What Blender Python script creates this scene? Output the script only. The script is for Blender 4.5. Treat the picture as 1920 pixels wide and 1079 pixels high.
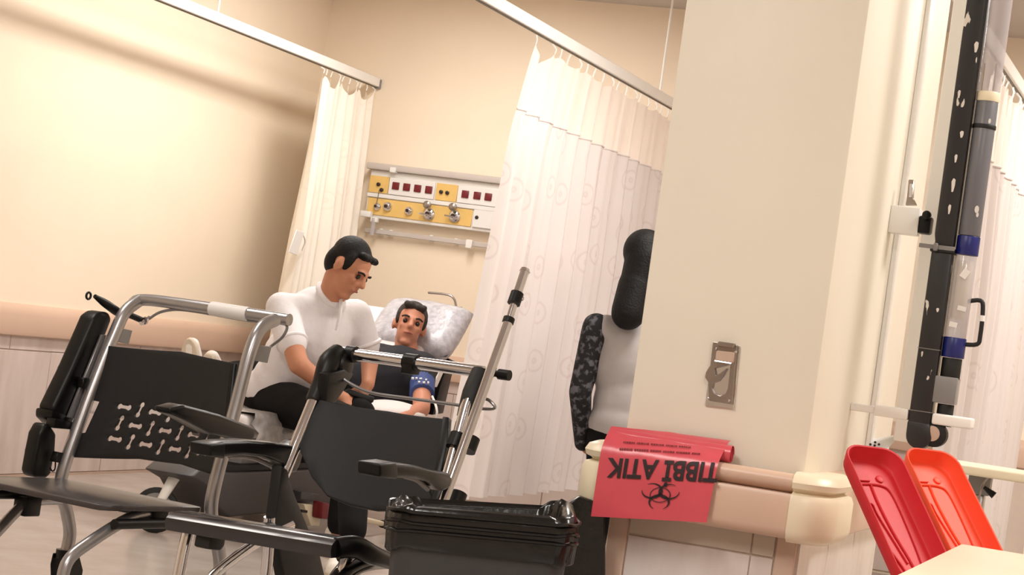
import bpy, bmesh, math, random
from mathutils import Vector, Matrix, noise
random.seed(7)
sc = bpy.context.scene
for o in list(bpy.data.objects): bpy.data.objects.remove(o)
COL = sc.collection
V = Vector
# ------------------------------------------------------------------ camera
F = 4000.0; ROLL = math.radians(8.05); CX, CY = 960.0, 539.5; H = 1.0
PITCH = math.radians(1.0990); YAW = math.radians(19.3195)
fwd = V((-math.sin(YAW)*math.cos(PITCH), math.cos(YAW)*math.cos(PITCH), math.sin(PITCH)))
right = V((math.cos(YAW), math.sin(YAW), 0)); up = right.cross(fwd)
c_, s_ = math.cos(ROLL), math.sin(ROLL)
cam = bpy.data.cameras.new('camera'); cam.sensor_width = 36; cam.lens = F/1920*36; cam.clip_start = .05
cam_o = bpy.data.objects.new('camera', cam); COL.objects.link(cam_o)
ix = right*c_ + up*s_; iy = -right*s_ + up*c_     # camera axes after roll
# the picture is turned clockwise: image x axis dips to the right
M = Matrix((ix, iy, -fwd)).transposed().to_4x4(); M.translation = V((0, 0, H))
cam_o.matrix_world = M; sc.camera = cam_o
def ray(x, y):
    dx, dy = x-CX, y-CY
    return fwd + ix*(dx/F) - iy*(dy/F)
O = V((0, 0, H))
def on(x, y, axis, val):
    r = ray(x, y); return O + r*((val-O[axis])/r[axis])
def atz(x, y, z): return O + ray(x, y)*z
def on_plane(x, y, p, n):
    r = ray(x, y); return O + r*((p-O).dot(n)/r.dot(n))
# ------------------------------------------------------------------ world, exposure
w = bpy.data.worlds.new('world'); sc.world = w; w.use_nodes = True
w.node_tree.nodes['Background'].inputs[0].default_value = (1, .93, .85, 1)
w.node_tree.nodes['Background'].inputs[1].default_value = .25
sc.view_settings.view_transform = 'Standard'; sc.view_settings.look = 'None'
sc.view_settings.gamma = 1; sc.view_settings.use_curve_mapping = False
sc.view_settings.exposure = 0.16
LIGHT = 44.0
# ------------------------------------------------------------------ materials
def lin(c): return tuple((v/255/12.92 if v/255 <= .04045 else ((v/255+.055)/1.055)**2.4) for v in c)
MATS = {}
def mat(name, rgb, rough=.5, metal=0, var=.06, vscale=6, bump=0, bscale=60, rgb2=None, spec=None, trans=0, emit=None, alpha=1, coat=0, stretch=None):
    m = bpy.data.materials.new(name); m.use_nodes = True; nt = m.node_tree; b = nt.nodes['Principled BSDF']
    tc = nt.nodes.new('ShaderNodeTexCoord'); mp = nt.nodes.new('ShaderNodeMapping'); nt.links.new(tc.outputs['Object'], mp.inputs[0])
    if stretch: mp.inputs['Scale'].default_value = stretch
    n = nt.nodes.new('ShaderNodeTexNoise'); n.inputs['Scale'].default_value = vscale; n.inputs['Detail'].default_value = 5
    nt.links.new(mp.outputs[0], n.inputs['Vector'])
    r = nt.nodes.new('ShaderNodeValToRGB'); r.color_ramp.elements[0].position = .3; r.color_ramp.elements[1].position = .7
    a = lin(rgb); a2 = lin(rgb2) if rgb2 else tuple(max(0, v*(1-var*2)) for v in a)
    r.color_ramp.elements[0].color = (*a2, 1); r.color_ramp.elements[1].color = (*a, 1)
    nt.links.new(n.outputs['Fac'], r.inputs[0]); nt.links.new(r.outputs[0], b.inputs['Base Color'])
    b.inputs['Roughness'].default_value = rough; b.inputs['Metallic'].default_value = metal
    if spec is not None: b.inputs['Specular IOR Level'].default_value = spec
    if trans: b.inputs['Transmission Weight'].default_value = trans
    if coat: b.inputs['Coat Weight'].default_value = coat
    if alpha < 1: b.inputs['Alpha'].default_value = alpha
    if emit: b.inputs['Emission Color'].default_value = (*lin(emit[0]), 1); b.inputs['Emission Strength'].default_value = emit[1]
    if bump:
        n2 = nt.nodes.new('ShaderNodeTexNoise'); n2.inputs['Scale'].default_value = bscale; n2.inputs['Detail'].default_value = 4
        nt.links.new(mp.outputs[0], n2.inputs['Vector'])
        bp = nt.nodes.new('ShaderNodeBump'); bp.inputs['Strength'].default_value = bump; bp.inputs['Distance'].default_value = .01
        nt.links.new(n2.outputs['Fac'], bp.inputs['Height']); nt.links.new(bp.outputs[0], b.inputs['Normal'])
    MATS[name] = m; return m
mat('wall_paint', (252, 236, 214), .55, var=.015, vscale=3, bump=.03, bscale=90)
mat('pillar_paint', (240, 232, 216), .5, var=.015, vscale=4, bump=.03, bscale=90)
mat('ceiling_paint', (205, 196, 190), .8, var=.02)
mat('floor_vinyl', (194, 184, 176), .22, var=.07, vscale=5, bump=.02, bscale=8, rgb2=(178, 166, 157))
mat('tile_glaze', (226, 210, 203), .18, rgb2=(208, 190, 182), vscale=7, stretch=(1, 1.6, .35), bump=.015, bscale=4)
mat('pillar_tile_glaze', (226, 218, 214), .2, rgb2=(208, 196, 190), vscale=9, stretch=(1.6, 1, .4))
mat('tile_border', (200, 188, 172), .3, var=.06)
mat('grout', (216, 198, 184), .8)
mat('rail_pink', (218, 186, 164), .38, var=.02, bump=.02, bscale=120)
mat('rail_cream', (240, 228, 200), .35, var=.02)
mat('guard_beige', (205, 178, 160), .4, var=.03)
mat('white_metal', (247, 245, 241), .35, var=.015)
mat('rail_seam', (120, 112, 100), .6)
mat('silver', (176, 174, 176), .3, .75, var=.06)
mat('chrome', (224, 224, 230), .1, 1, var=.03)
mat('steel', (170, 160, 152), .3, .9, var=.08, vscale=20)
mat('black_plastic', (12, 12, 13), .42, spec=.32, var=.15, bump=.02, bscale=200)
mat('black_grain', (26, 25, 26), .55, spec=.35, var=.12, vscale=4, bump=.05, bscale=260)
mat('black_rubber', (18, 18, 18), .6, var=.1)
mat('black_gloss', (11, 11, 12), .3, var=.1, spec=.32)
mat('seat_gloss', (46, 42, 44), .22, var=.1, coat=.3)
mat('grey_seat', (66, 60, 60), .35, var=.12, vscale=5, stretch=(1, 6, 1))
mat('bag_black', (12, 12, 13), .22, var=.1, bump=.2, bscale=20)
mat('bin_body', (58, 58, 60), .5, var=.1, bump=.04, bscale=120)
mat('shroud_grey', (62, 60, 62), .45, var=.05)
mat('mid_grey', (138, 136, 136), .4, var=.05)
mat('label_white', (240, 238, 236), .5, var=.02)
mat('panel_yellow', (240, 200, 120), .45, var=.05, vscale=10)
mat('socket_red', (120, 22, 32), .4, var=.1, vscale=60)
mat('socket_dark', (46, 26, 22), .5)
mat('red_plastic', (206, 40, 48), .5, var=.05, spec=.35)
mat('orange_plastic', (248, 84, 50), .5, var=.05, spec=.35)
mat('red_film', (222, 88, 100), .3, var=.06, vscale=12, bump=.12, bscale=18)
mat('print_black', (40, 22, 26), .6)
mat('print_dark_red', (120, 30, 38), .6)
mat('duct_black', (40, 40, 43), .35, var=.1)
mat('tube_grey', (112, 112, 118), .35, var=.04)
mat('blue_band', (24, 34, 112), .35, var=.08)
mat('chip_white', (238, 232, 226), .6)
mat('paper', (244, 242, 240), .7)
mat('skin_tan', (198, 138, 108), .5, var=.06, vscale=14, spec=.3)
mat('skin_ruddy', (206, 142, 116), .5, var=.06, vscale=14, spec=.3)
mat('hair_black', (14, 11, 11), .65, spec=.3, var=.2, vscale=40, bump=.3, bscale=120)
mat('hair_brown', (44, 34, 30), .6, var=.2, vscale=40, bump=.3, bscale=120)
mat('shirt_white', (232, 228, 231), .8, var=.03, vscale=8, bump=.6, bscale=13)
mat('shirt_navy', (26, 26, 36), .8, var=.15, bump=.3, bscale=12)
mat('trousers_black', (11, 10, 12), .85, spec=.2, var=.15, bump=.25, bscale=10)
mat('top_grey', (186, 180, 180), .85, var=.1, vscale=7, bump=.2, bscale=9)
mat('sleeve_speckle', (18, 18, 22), .8, rgb2=(96, 96, 104), vscale=38)
MATS['sleeve_speckle'].node_tree.nodes['Color Ramp'].color_ramp.elements[0].position = .38
MATS['sleeve_speckle'].node_tree.nodes['Color Ramp'].color_ramp.elements[1].position = .5
mat('shoe_white', (236, 230, 222), .55, var=.04)
mat('shoe_sole', (210, 196, 176), .6, var=.05)
mat('cuff_blue', (58, 78, 138), .7, var=.1, bump=.1)
mat('pillow_cover', (206, 204, 212), .3, rgb2=(170, 168, 176), vscale=34, bump=.35, bscale=40)
mat('sheet_plastic', (196, 190, 186), .22, rgb2=(140, 132, 126), vscale=12, bump=.6, bscale=16)
mat('mattress_white', (232, 226, 226), .6, var=.03, bump=.1, bscale=8)
mat('eye_dark', (30, 22, 20), .2)
mat('lip', (170, 100, 88), .5)
mat('header_net', (250, 236, 226), .8, var=.02, alpha=.82)
def glass(name, rgb, alpha):
    m = mat(name, rgb, .08, var=.02, alpha=alpha); return m
glass('clear_plastic', (206, 200, 204), .55)
mat('lamp_white', (250, 248, 244), .5, emit=((255, 244, 228), 3.0))
def curtain_mat(name, base, ring):
    m = bpy.data.materials.new(name); m.use_nodes = True; nt = m.node_tree; b = nt.nodes['Principled BSDF']
    uv = nt.nodes.new('ShaderNodeUVMap')
    vo = nt.nodes.new('ShaderNodeTexVoronoi'); vo.voronoi_dimensions = '2D'; vo.inputs['Scale'].default_value = 3.9; vo.inputs['Randomness'].default_value = .55
    nt.links.new(uv.outputs[0], vo.inputs['Vector'])
    mu = nt.nodes.new('ShaderNodeMath'); mu.operation = 'MULTIPLY'; mu.inputs[1].default_value = 42
    si = nt.nodes.new('ShaderNodeMath'); si.operation = 'SINE'
    lt = nt.nodes.new('ShaderNodeMath'); lt.operation = 'LESS_THAN'; lt.inputs[1].default_value = .30
    ml = nt.nodes.new('ShaderNodeMath'); ml.operation = 'MULTIPLY'
    rp = nt.nodes.new('ShaderNodeValToRGB'); rp.color_ramp.elements[0].position = .3; rp.color_ramp.elements[1].position = .9
    rp.color_ramp.elements[0].color = (*lin(base), 1); rp.color_ramp.elements[1].color = (*lin(ring), 1)
    nt.links.new(vo.outputs['Distance'], mu.inputs[0]); nt.links.new(mu.outputs[0], si.inputs[0])
    nt.links.new(vo.outputs['Distance'], lt.inputs[0]); nt.links.new(si.outputs[0], ml.inputs[0]); nt.links.new(lt.outputs[0], ml.inputs[1])
    nt.links.new(ml.outputs[0], rp.inputs[0]); nt.links.new(rp.outputs[0], b.inputs['Base Color'])
    b.inputs['Roughness'].default_value = .8
    b.inputs['Transmission Weight'].default_value = 0
    MATS[name] = m
curtain_mat('curtain_white', (229, 220, 217), (221, 209, 206))
curtain_mat('curtain_cream', (250, 242, 230), (247, 237, 223))
# ------------------------------------------------------------------ mesh helpers
def merge(bm, tb, Mx=None):
    me = bpy.data.meshes.new('t'); tb.to_mesh(me); tb.free()
    if Mx is not None: me.transform(Mx)
    bm.from_mesh(me); bpy.data.meshes.remove(me)
def catmull(p, n=6):
    out = []
    for i in range(len(p)-1):
        a, b, c, d = p[max(i-1, 0)], p[i], p[i+1], p[min(i+2, len(p)-1)]
        for k in range(n):
            t = k/n
            out.append(.5*((2*b)+(c-a)*t+(2*a-5*b+4*c-d)*t*t+(3*b-a-3*c+d)*t**3))
    out.append(p[-1].copy()); return out
def tube(bm, pts, r, n=12, smooth=0, closed=False, flat=None):
    pts = [V(p) for p in pts]
    if smooth and len(pts) > 2: pts = catmull(pts, smooth)
    rs = r if isinstance(r, (list, tuple)) else [r, r]
    L = [0]
    for i in range(1, len(pts)): L.append(L[-1]+(pts[i]-pts[i-1]).length)
    def rad(i):
        t = L[i]/max(L[-1], 1e-9)*(len(rs)-1); k = min(int(t), len(rs)-2); return rs[k]+(rs[k+1]-rs[k])*(t-k)
    rings = []; nrm = None; N = len(pts)
    for i in range(N):
        if closed: t = (pts[(i+1) % N]-pts[i-1]).normalized()
        else: t = (pts[min(i+1, N-1)]-pts[max(i-1, 0)]).normalized()
        if nrm is None:
            a = V((0, 0, 1)) if abs(t.z) < .9 else V((1, 0, 0)); nrm = (a-t*a.dot(t)).normalized()
        else: nrm = (nrm-t*nrm.dot(t)).normalized()
        bi = t.cross(nrm); rr = rad(i); ring = []
        for k in range(n):
            a = 2*math.pi*k/n
            ring.append(bm.verts.new(pts[i]+nrm*math.cos(a)*rr+bi*math.sin(a)*rr*(flat or 1)))
        rings.append(ring)
    for i in range(N if closed else N-1):
        A, B = rings[i], rings[(i+1) % N]
        for k in range(n): bm.faces.new((A[k], A[(k+1) % n], B[(k+1) % n], B[k]))
    if not closed: bm.faces.new(rings[0][::-1]); bm.faces.new(rings[-1])
def box(bm, lo, hi, bev=0, seg=2, R=None, org=None):
    tb = bmesh.new(); bmesh.ops.create_cube(tb, size=1)
    lo, hi = V(lo), V(hi)
    for v in tb.verts: v.co = V([(lo[i]+hi[i])/2+v.co[i]*(hi[i]-lo[i]) for i in range(3)])
    if bev: bmesh.ops.bevel(tb, geom=tb.edges[:], offset=bev, segments=seg, profile=.5, affect='EDGES')
    Mx = None
    if R is not None: Mx = R.to_4x4(); Mx.translation = V(org) if org is not None else V((0, 0, 0))
    merge(bm, tb, Mx)
def lathe(bm, p, axis, prof, n=20):
    axis = V(axis).normalized(); a = V((0, 0, 1)) if abs(axis.z) < .9 else V((1, 0, 0))
    u = (a-axis*a.dot(axis)).normalized(); v = axis.cross(u); rings = []
    for t, r in prof:
        rings.append([bm.verts.new(V(p)+axis*t+(u*math.cos(2*math.pi*k/n)+v*math.sin(2*math.pi*k/n))*max(r, 1e-4)) for k in range(n)])
    for A, B in zip(rings, rings[1:]):
        for k in range(n): bm.faces.new((A[k], A[(k+1) % n], B[(k+1) % n], B[k]))
    bm.faces.new(rings[0][::-1]); bm.faces.new(rings[-1])
def ring(bm, p, axis, R, r, n=24, m=8, a0=0, a1=2*math.pi, u=None):
    axis = V(axis).normalized(); a = V((0, 0, 1)) if abs(axis.z) < .9 else V((1, 0, 0))
    u = (u or (a-axis*a.dot(axis))).normalized(); v = axis.cross(u)
    full = abs(a1-a0-2*math.pi) < 1e-6
    tube(bm, [V(p)+(u*math.cos(a0+(a1-a0)*k/n)+v*math.sin(a0+(a1-a0)*k/n))*R for k in range(n if full else n+1)], r, m, closed=full)
def prism(bm, pts, off, bev=0, seg=2):
    """pts: ordered outline in 3-D; off: thickness vector, the outline is its middle."""
    tb = bmesh.new(); off = V(off)
    a = [tb.verts.new(V(p)-off/2) for p in pts]; b = [tb.verts.new(V(p)+off/2) for p in pts]
    tb.faces.new(a); tb.faces.new(b[::-1]); n = len(a)
    for i in range(n): tb.faces.new((a[i], b[i], b[(i+1) % n], a[(i+1) % n]))
    bmesh.ops.recalc_face_normals(tb, faces=tb.faces[:])
    if bev: bmesh.ops.bevel(tb, geom=tb.edges[:], offset=bev, segments=seg, profile=.5, affect='EDGES', clamp_overlap=True)
    merge(bm, tb)
def wloc(o):
    p = V((0, 0, 0))
    while o: p += o.location; o = o.parent
    return p
def fin(name, me, m, parent):
    me.name = name; o = bpy.data.objects.new(name, me); COL.objects.link(o)
    if m: me.materials.clear(); me.materials.append(MATS[m])
    if parent: o.parent = parent
    return o
def part(name, bm, m, parent=None, sharp=.7, origin=None):
    bmesh.ops.recalc_face_normals(bm, faces=bm.faces[:])
    for f in bm.faces: f.smooth = True
    for e in bm.edges:
        if len(e.link_faces) == 2 and e.calc_face_angle(0) > sharp: e.smooth = False
    me = bpy.data.meshes.new(name); bm.to_mesh(me); bm.free()
    base = wloc(parent) if parent else V((0, 0, 0))
    if origin is not None:
        me.transform(Matrix.Translation(-V(origin))); o = fin(name, me, m, parent); o.location = V(origin)-base; return o
    me.transform(Matrix.Translation(-base)); return fin(name, me, m, parent)
def tag(o, label=None, cat=None, group=None, kind=None):
    if label: o['label'] = label
    if cat: o['category'] = cat
    if group: o['group'] = group
    if kind: o['kind'] = kind
    return o
def thing(name, label, cat, loc, group=None):
    o = bpy.data.objects.new(name, None); COL.objects.link(o); o.location = loc; o.empty_display_size = .1
    return tag(o, label, cat, group)
def B(): return bmesh.new()
def mk(name, m, parent, fn, *a, **k):
    bm = B(); fn(bm, *a, **k); return part(name, bm, m, parent)
def plate_mesh(outline, holes, thick, bevel=0):
    """flat plate with real holes in (x, y), centred on z = 0"""
    cu = bpy.data.curves.new('pl', 'CURVE'); cu.dimensions = '2D'; cu.fill_mode = 'BOTH'; cu.extrude = thick/2; cu.bevel_depth = bevel; cu.bevel_resolution = 1
    for loop in [outline]+holes:
        sp = cu.splines.new('POLY'); sp.points.add(len(loop)-1); sp.use_cyclic_u = True
        for q, p in zip(sp.points, loop): q.co = (p[0], p[1], 0, 1)
    ob = bpy.data.objects.new('pl', cu); COL.objects.link(ob)
    dg = bpy.context.evaluated_depsgraph_get(); me = bpy.data.meshes.new_from_object(ob.evaluated_get(dg))
    bpy.data.objects.remove(ob); bpy.data.curves.remove(cu); return me
def text_mesh(s, size=.1, extrude=0):
    cu = bpy.data.curves.new('tx', 'FONT'); cu.body = s; cu.size = size; cu.extrude = extrude; cu.resolution_u = 3; cu.align_x = 'CENTER'; cu.offset = size*.03
    ob = bpy.data.objects.new('tx', cu); COL.objects.link(ob)
    dg = bpy.context.evaluated_depsgraph_get(); me = bpy.data.meshes.new_from_object(ob.evaluated_get(dg))
    bpy.data.objects.remove(ob); bpy.data.curves.remove(cu); return me
def rrect(x0, y0, x1, y1, r, n=5):
    out = []
    for cx, cy, a in ((x1-r, y1-r, 0), (x0+r, y1-r, 90), (x0+r, y0+r, 180), (x1-r, y0+r, 270)):
        for k in range(n+1):
            t = math.radians(a+90*k/n); out.append((cx+r*math.cos(t), cy+r*math.sin(t)))
    return out
def blob(name, caps, m, parent, vox=.012, smooth=3):
    """one continuous skin over tapered limbs ('c', p, r, q, r) and ellipsoids ('e', p, (rx, ry, rz), axes)"""
    bm = B()
    for q in caps:
        if q[0] == 'c':
            _, a, ra, b, rb = q; a = V(a); b = V(b); ax = b-a
            L = ax.length; prof = [(-ra*math.cos(t), ra*math.sin(t)) for t in (0.05, .4, .8, 1.2, 1.57)] + [(L+rb*math.sin(t), rb*math.cos(t)) for t in (0, .4, .8, 1.2, 1.52)]
            lathe(bm, a, ax, prof, 14)
        else:
            _, a, rr, ax = q; tb = bmesh.new(); bmesh.ops.create_uvsphere(tb, u_segments=18, v_segments=12, radius=1)
            Mx = (ax if ax else Matrix.Identity(3)).to_4x4() @ Matrix.Diagonal((*rr, 1)); Mx.translation = V(a); merge(bm, tb, Mx)
    bmesh.ops.recalc_face_normals(bm, faces=bm.faces[:])
    me = bpy.data.meshes.new(name); bm.to_mesh(me); bm.free()
    ob = bpy.data.objects.new('tmp', me); COL.objects.link(ob)
    r = ob.modifiers.new('r', 'REMESH'); r.mode = 'VOXEL'; r.voxel_size = vox
    s = ob.modifiers.new('s', 'SMOOTH'); s.factor = .5; s.iterations = smooth
    dg = bpy.context.evaluated_depsgraph_get(); me2 = bpy.data.meshes.new_from_object(ob.evaluated_get(dg))
    bpy.data.objects.remove(ob); bpy.data.meshes.remove(me)
    for p in me2.polygons: p.use_smooth = True
    if parent: me2.transform(Matrix.Translation(-wloc(parent)))
    return fin(name, me2, m, parent)
def frame(f, u):
    f = V(f).normalized(); u = V(u); u = (u-f*u.dot(f)).normalized(); r = f.cross(u)
    return Matrix((r, f, u)).transposed()          # columns: right, forward, up
def srf(o): return tag(o, kind='structure')
# ================================================================== room
XL, YB, ZC = -5.313, 11.3, 2.876
srf(mk('floor', 'floor_vinyl', None, box, (-5.5, -2.5, -.1), (3.2, 11.5, 0)))
srf(mk('ceiling', 'ceiling_paint', None, box, (-5.5, -2.5, ZC), (3.2, 11.5, ZC+.1)))
wl = srf(mk('wall_left', 'wall_paint', None, box, (XL-.15, -2.5, 0), (XL, 11.5, ZC)))
wb = srf(mk('wall_back', 'wall_paint', None, box, (XL, YB, 0), (3.2, YB+.15, ZC)))
srf(mk('wall_right', 'wall_paint', None, box, (3.0, -2.5, 0), (3.15, YB, ZC)))
srf(mk('wall_front', 'wall_paint', None, box, (XL, -2.5, 0), (3.0, -2.4, ZC)))
# wall tiles (left and back), grout bed behind them
mk('grout_bed', 'grout', wl, box, (XL, 5.0, .012), (XL+.004, YB, .66))
mk('grout_bed', 'grout', wb, box, (XL, YB-.004, .012), (-1.0, YB, .66))
def tilerow(parent, axis, joints, z0, z1):
    for a, b in zip(joints, joints[1:]):
        g = .0025
        if axis == 'y': mk('tile', 'tile_glaze', parent, box, (XL+.003, a+g, z0+g), (XL+.011, b-g, z1-g), .0015, 1)
        else: mk('tile', 'tile_glaze', parent, box, (a+g, YB-.011, z0+g), (b-g, YB-.003, z1-g), .0015, 1)
tilerow(wl, 'y', [5.3+.6*k-.321+.2 for k in range(10)]+[YB-.012], .012, .588)
tilerow(wl, 'y', [5.414+.6*k for k in range(10)]+[YB-.012], .588, .66)
tilerow(wb, 'x', [XL+.012]+[XL+.5+.6*k for k in range(7)], .012, .588)
tilerow(wb, 'x', [XL+.012]+[XL+.3+.6*k for k in range(7)], .588, .66)
srf(mk('baseboard_left', 'guard_beige', None, box, (XL, 5.0, 0), (XL+.014, YB, .012)))
# crash rail: lower plank and rounded top bead, on the left and back walls
def crash_rail(nm, prof, a, b, d, m):
    """prof: (out, z) outline extruded from a to b, 'out' measured along d"""
    bm = B(); va = [bm.verts.new(V(a)+V(d)*p+V((0, 0, z))) for p, z in prof]; vb = [bm.verts.new(V(b)+V(d)*p+V((0, 0, z))) for p, z in prof]
    n = len(prof)
    for i in range(n): bm.faces.new((va[i], va[(i+1) % n], vb[(i+1) % n], vb[i]))
    bm.faces.new(va[::-1]); bm.faces.new(vb)
    return bm
RP = [(0, .652), (.03, .652), (.04, .658), (.044, .672), (.044, .752), (.040, .768), (.032, .784), (.018, .797), (0, .8)]
t = srf(part('trim_1', crash_rail('', RP, (XL, 4.5, 0), (XL, YB, 0), (1, 0, 0), ''), 'rail_pink'))
t = srf(part('trim_2', crash_rail('', RP, (XL+.04, YB, 0), (-1.0, YB, 0), (0, -1, 0), ''), 'rail_pink'))
# ------------------------------------------------------------------ pillar
PX0, PX1, PY0, PY1 = -1.284, -.877, 4.55, 5.66
pil = srf(mk('wall_pillar', 'pillar_paint', None, box, (PX0, PY0, 0), (PX1, PY1, ZC), .006, 2))
mk('grout_bed', 'grout', pil, box, (PX0+.03, PY0-.004, 0), (PX1-.03, PY0, .64))
mk('corner_guard', 'guard_beige', pil, box, (PX0-.006, PY0-.012, 0), (PX0+.038, PY0, .64), .003, 1)
mk('corner_guard', 'guard_beige', pil, box, (PX1-.038, PY0-.012, 0), (PX1+.006, PY0, .64), .003, 1)
for x0, x1 in ((PX0+.041, PX1-.092), (PX1-.089, PX1-.041)):
    mk('tile', 'tile_border', pil, box, (x0, PY0-.009, .592), (x1, PY0-.002, .64), .001, 1)
    for k in range(2): mk('tile', 'pillar_tile_glaze', pil, box, (x0, PY0-.009, .294*k+.002), (x1, PY0-.002, .294*k+.294), .001, 1)
for k in range(3):
    mk('tile', 'pillar_tile_glaze', pil, box, (PX1+.001, PY0+.02+.34*k, .002), (PX1+.009, PY0+.355+.34*k, .64), .001, 1)
# pillar crash rail (its own thing: lower plank, handrail bead, end caps)
pr = srf(part('trim_3', crash_rail('', [(0, .640), (.062, .640), (.074, .648), (.08, .662), (.08, .728), (.076, .736), (0, .74)], (-1.29, PY0, 0), (-.884, PY0, 0), (0, -1, 0), ''), 'rail_pink'))
HB = [(.02+.052*t_+0, z_) for t_, z_ in ((0, .738), (.62, .738), (.72, .742), (.95, .748), (1.06, .758), (1.04, .768), (.9, .776), (.7, .779), (.4, .777), (0, .774))]
part('handrail_bead', crash_rail('', HB, (-1.29, PY0, 0), (-.884, PY0, 0), (0, -1, 0), ''), 'rail_pink', pr)
def cap_profile(grow): return [(0, .636), (.064+grow, .634), (.078+grow, .644), (.084+grow, .66), (.084+grow, .724), (.078+grow, .736), (.062+grow, .741), (.066+grow, .746), (.078+grow, .75), (.082+grow, .762), (.074+grow, .776), (.056, .784), (.02, .784), (0, .78)]
def rail_cap(xa, xb, wrap):
    bm = B(); prof = cap_profile(.002); rings = []
    # path seen from above round the pillar corner
    if wrap > 0: path = [((xa, PY0), (0, -1))] + [((PX1+.0, PY0+.0), (math.sin(a), -math.cos(a))) for a in [math.radians(15*k) for k in range(7)]] + [((PX1, PY0+.16), (1, 0))]
    else: path = [((xa, PY0), (0, -1))] + [((PX0, PY0), (-math.sin(a), -math.cos(a))) for a in [math.radians(15*k) for k in range(7)]] + [((PX0, PY0+.10), (-1, 0))]
    for (x, y), (dx, dy) in path: rings.append([bm.verts.new((x+dx*p, y+dy*p, z)) for p, z in prof])
    n = len(prof)
    for A, C in zip(rings, rings[1:]):
        for i in range(n): bm.faces.new((A[i], A[(i+1) % n], C[(i+1) % n], C[i]))
    bm.faces.new(rings[0]); bm.faces.new(rings[-1][::-1])
    bmesh.ops.remove_doubles(bm, verts=bm.verts[:], dist=1e-5)
    return bm
part('end_cap', rail_cap(-.884, PX1, 1), 'rail_cream', pr)
part('end_cap', rail_cap(-1.272, PX0, -1), 'rail_cream', pr)
part('side_rail', crash_rail('', RP, (PX1, PY0+.16, -.02), (PX1, PY1, -.02), (1, 0, 0), ''), 'rail_pink', pr)
# ------------------------------------------------------------------ ceiling lights
def ceiling_light(x, y, lx, ly, k, label):
    t = thing('ceiling_light', label, 'ceiling light', (x, y, ZC))
    bm = B()
    for sx in (-1, 1):
        box(bm, (x+sx*lx/2-.02, y-ly/2-.02, ZC-.03), (x+sx*lx/2+.02, y+ly/2+.02, ZC))
        box(bm, (x-lx/2, y+sx*ly/2-.02, ZC-.03), (x+lx/2, y+sx*ly/2+.02, ZC))
    part('frame', bm, 'white_metal', t)
    mk('diffuser', 'lamp_white', t, box, (x-lx/2, y-ly/2, ZC-.012), (x+lx/2, y+ly/2, ZC-.004))
    L = bpy.data.lights.new('lamp', 'AREA'); L.shape = 'RECTANGLE'; L.size = lx; L.size_y = ly; L.energy = LIGHT*k; L.color = (1, .955, .90)
    o = bpy.data.objects.new('lamp', L); COL.objects.link(o); o.parent = t; o.location = (0, 0, -.034)
ceiling_light(-4.1, 9.2, .3, 2.4, 1.0, 'long ceiling light above the stretcher bay')
ceiling_light(-3.6, 4.9, .6, 1.2, .45, 'ceiling light nearest the left wall, ahead of the bay')
ceiling_light(-1.8, 8.4, .6, 1.2, .95, 'ceiling light between the long curtain and the pillar')
ceiling_light(-1.9, 2.2, .6, 1.2, 1.1, 'ceiling light in front of the pillar')
ceiling_light(.6, 5.2, .6, 1.2, 1.1, 'ceiling light to the right of the pillar')
ceiling_light(.6, 1.2, .6, 1.2, 1.1, 'ceiling light above the viewer side of the room')
ceiling_light(.2, 9.4, .6, 1.2, 1.1, 'ceiling light behind the far right curtain')
# ------------------------------------------------------------------ curtain tracks
def track(name, x, y0, y1, label, rods):
    t = thing(name, label, 'curtain track', (x, y1, 2.27))
    mk('rail', 'white_metal', t, box, (x-.018, y0, 2.272), (x+.018, y1, 2.324), .003, 1)
    mk('slot', 'rail_seam', t, box, (x-.004, y0, 2.266), (x+.004, y1, 2.274))
    mk('end_bracket', 'mid_grey', t, box, (x-.02, y1-.03, 2.262), (x+.02, y1, 2.32), .004, 1)
    for ry in rods: mk('hanger_rod', 'white_metal', t, tube, [(x, ry, 2.31), (x, ry, ZC)], .006, 8)
    return t
track('curtain_track', -4.945, 4.8, YB, 'white ceiling curtain track running along the left wall', (9.25, 6.4))
track('curtain_track', -3.063, 4.8, YB, 'white curtain track carrying the long patterned curtain', (7.9, 10.6))
track('curtain_track', -1.07, 6.2, YB, 'white curtain track behind the grey tube at right', (7.3, 10.2))
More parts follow.
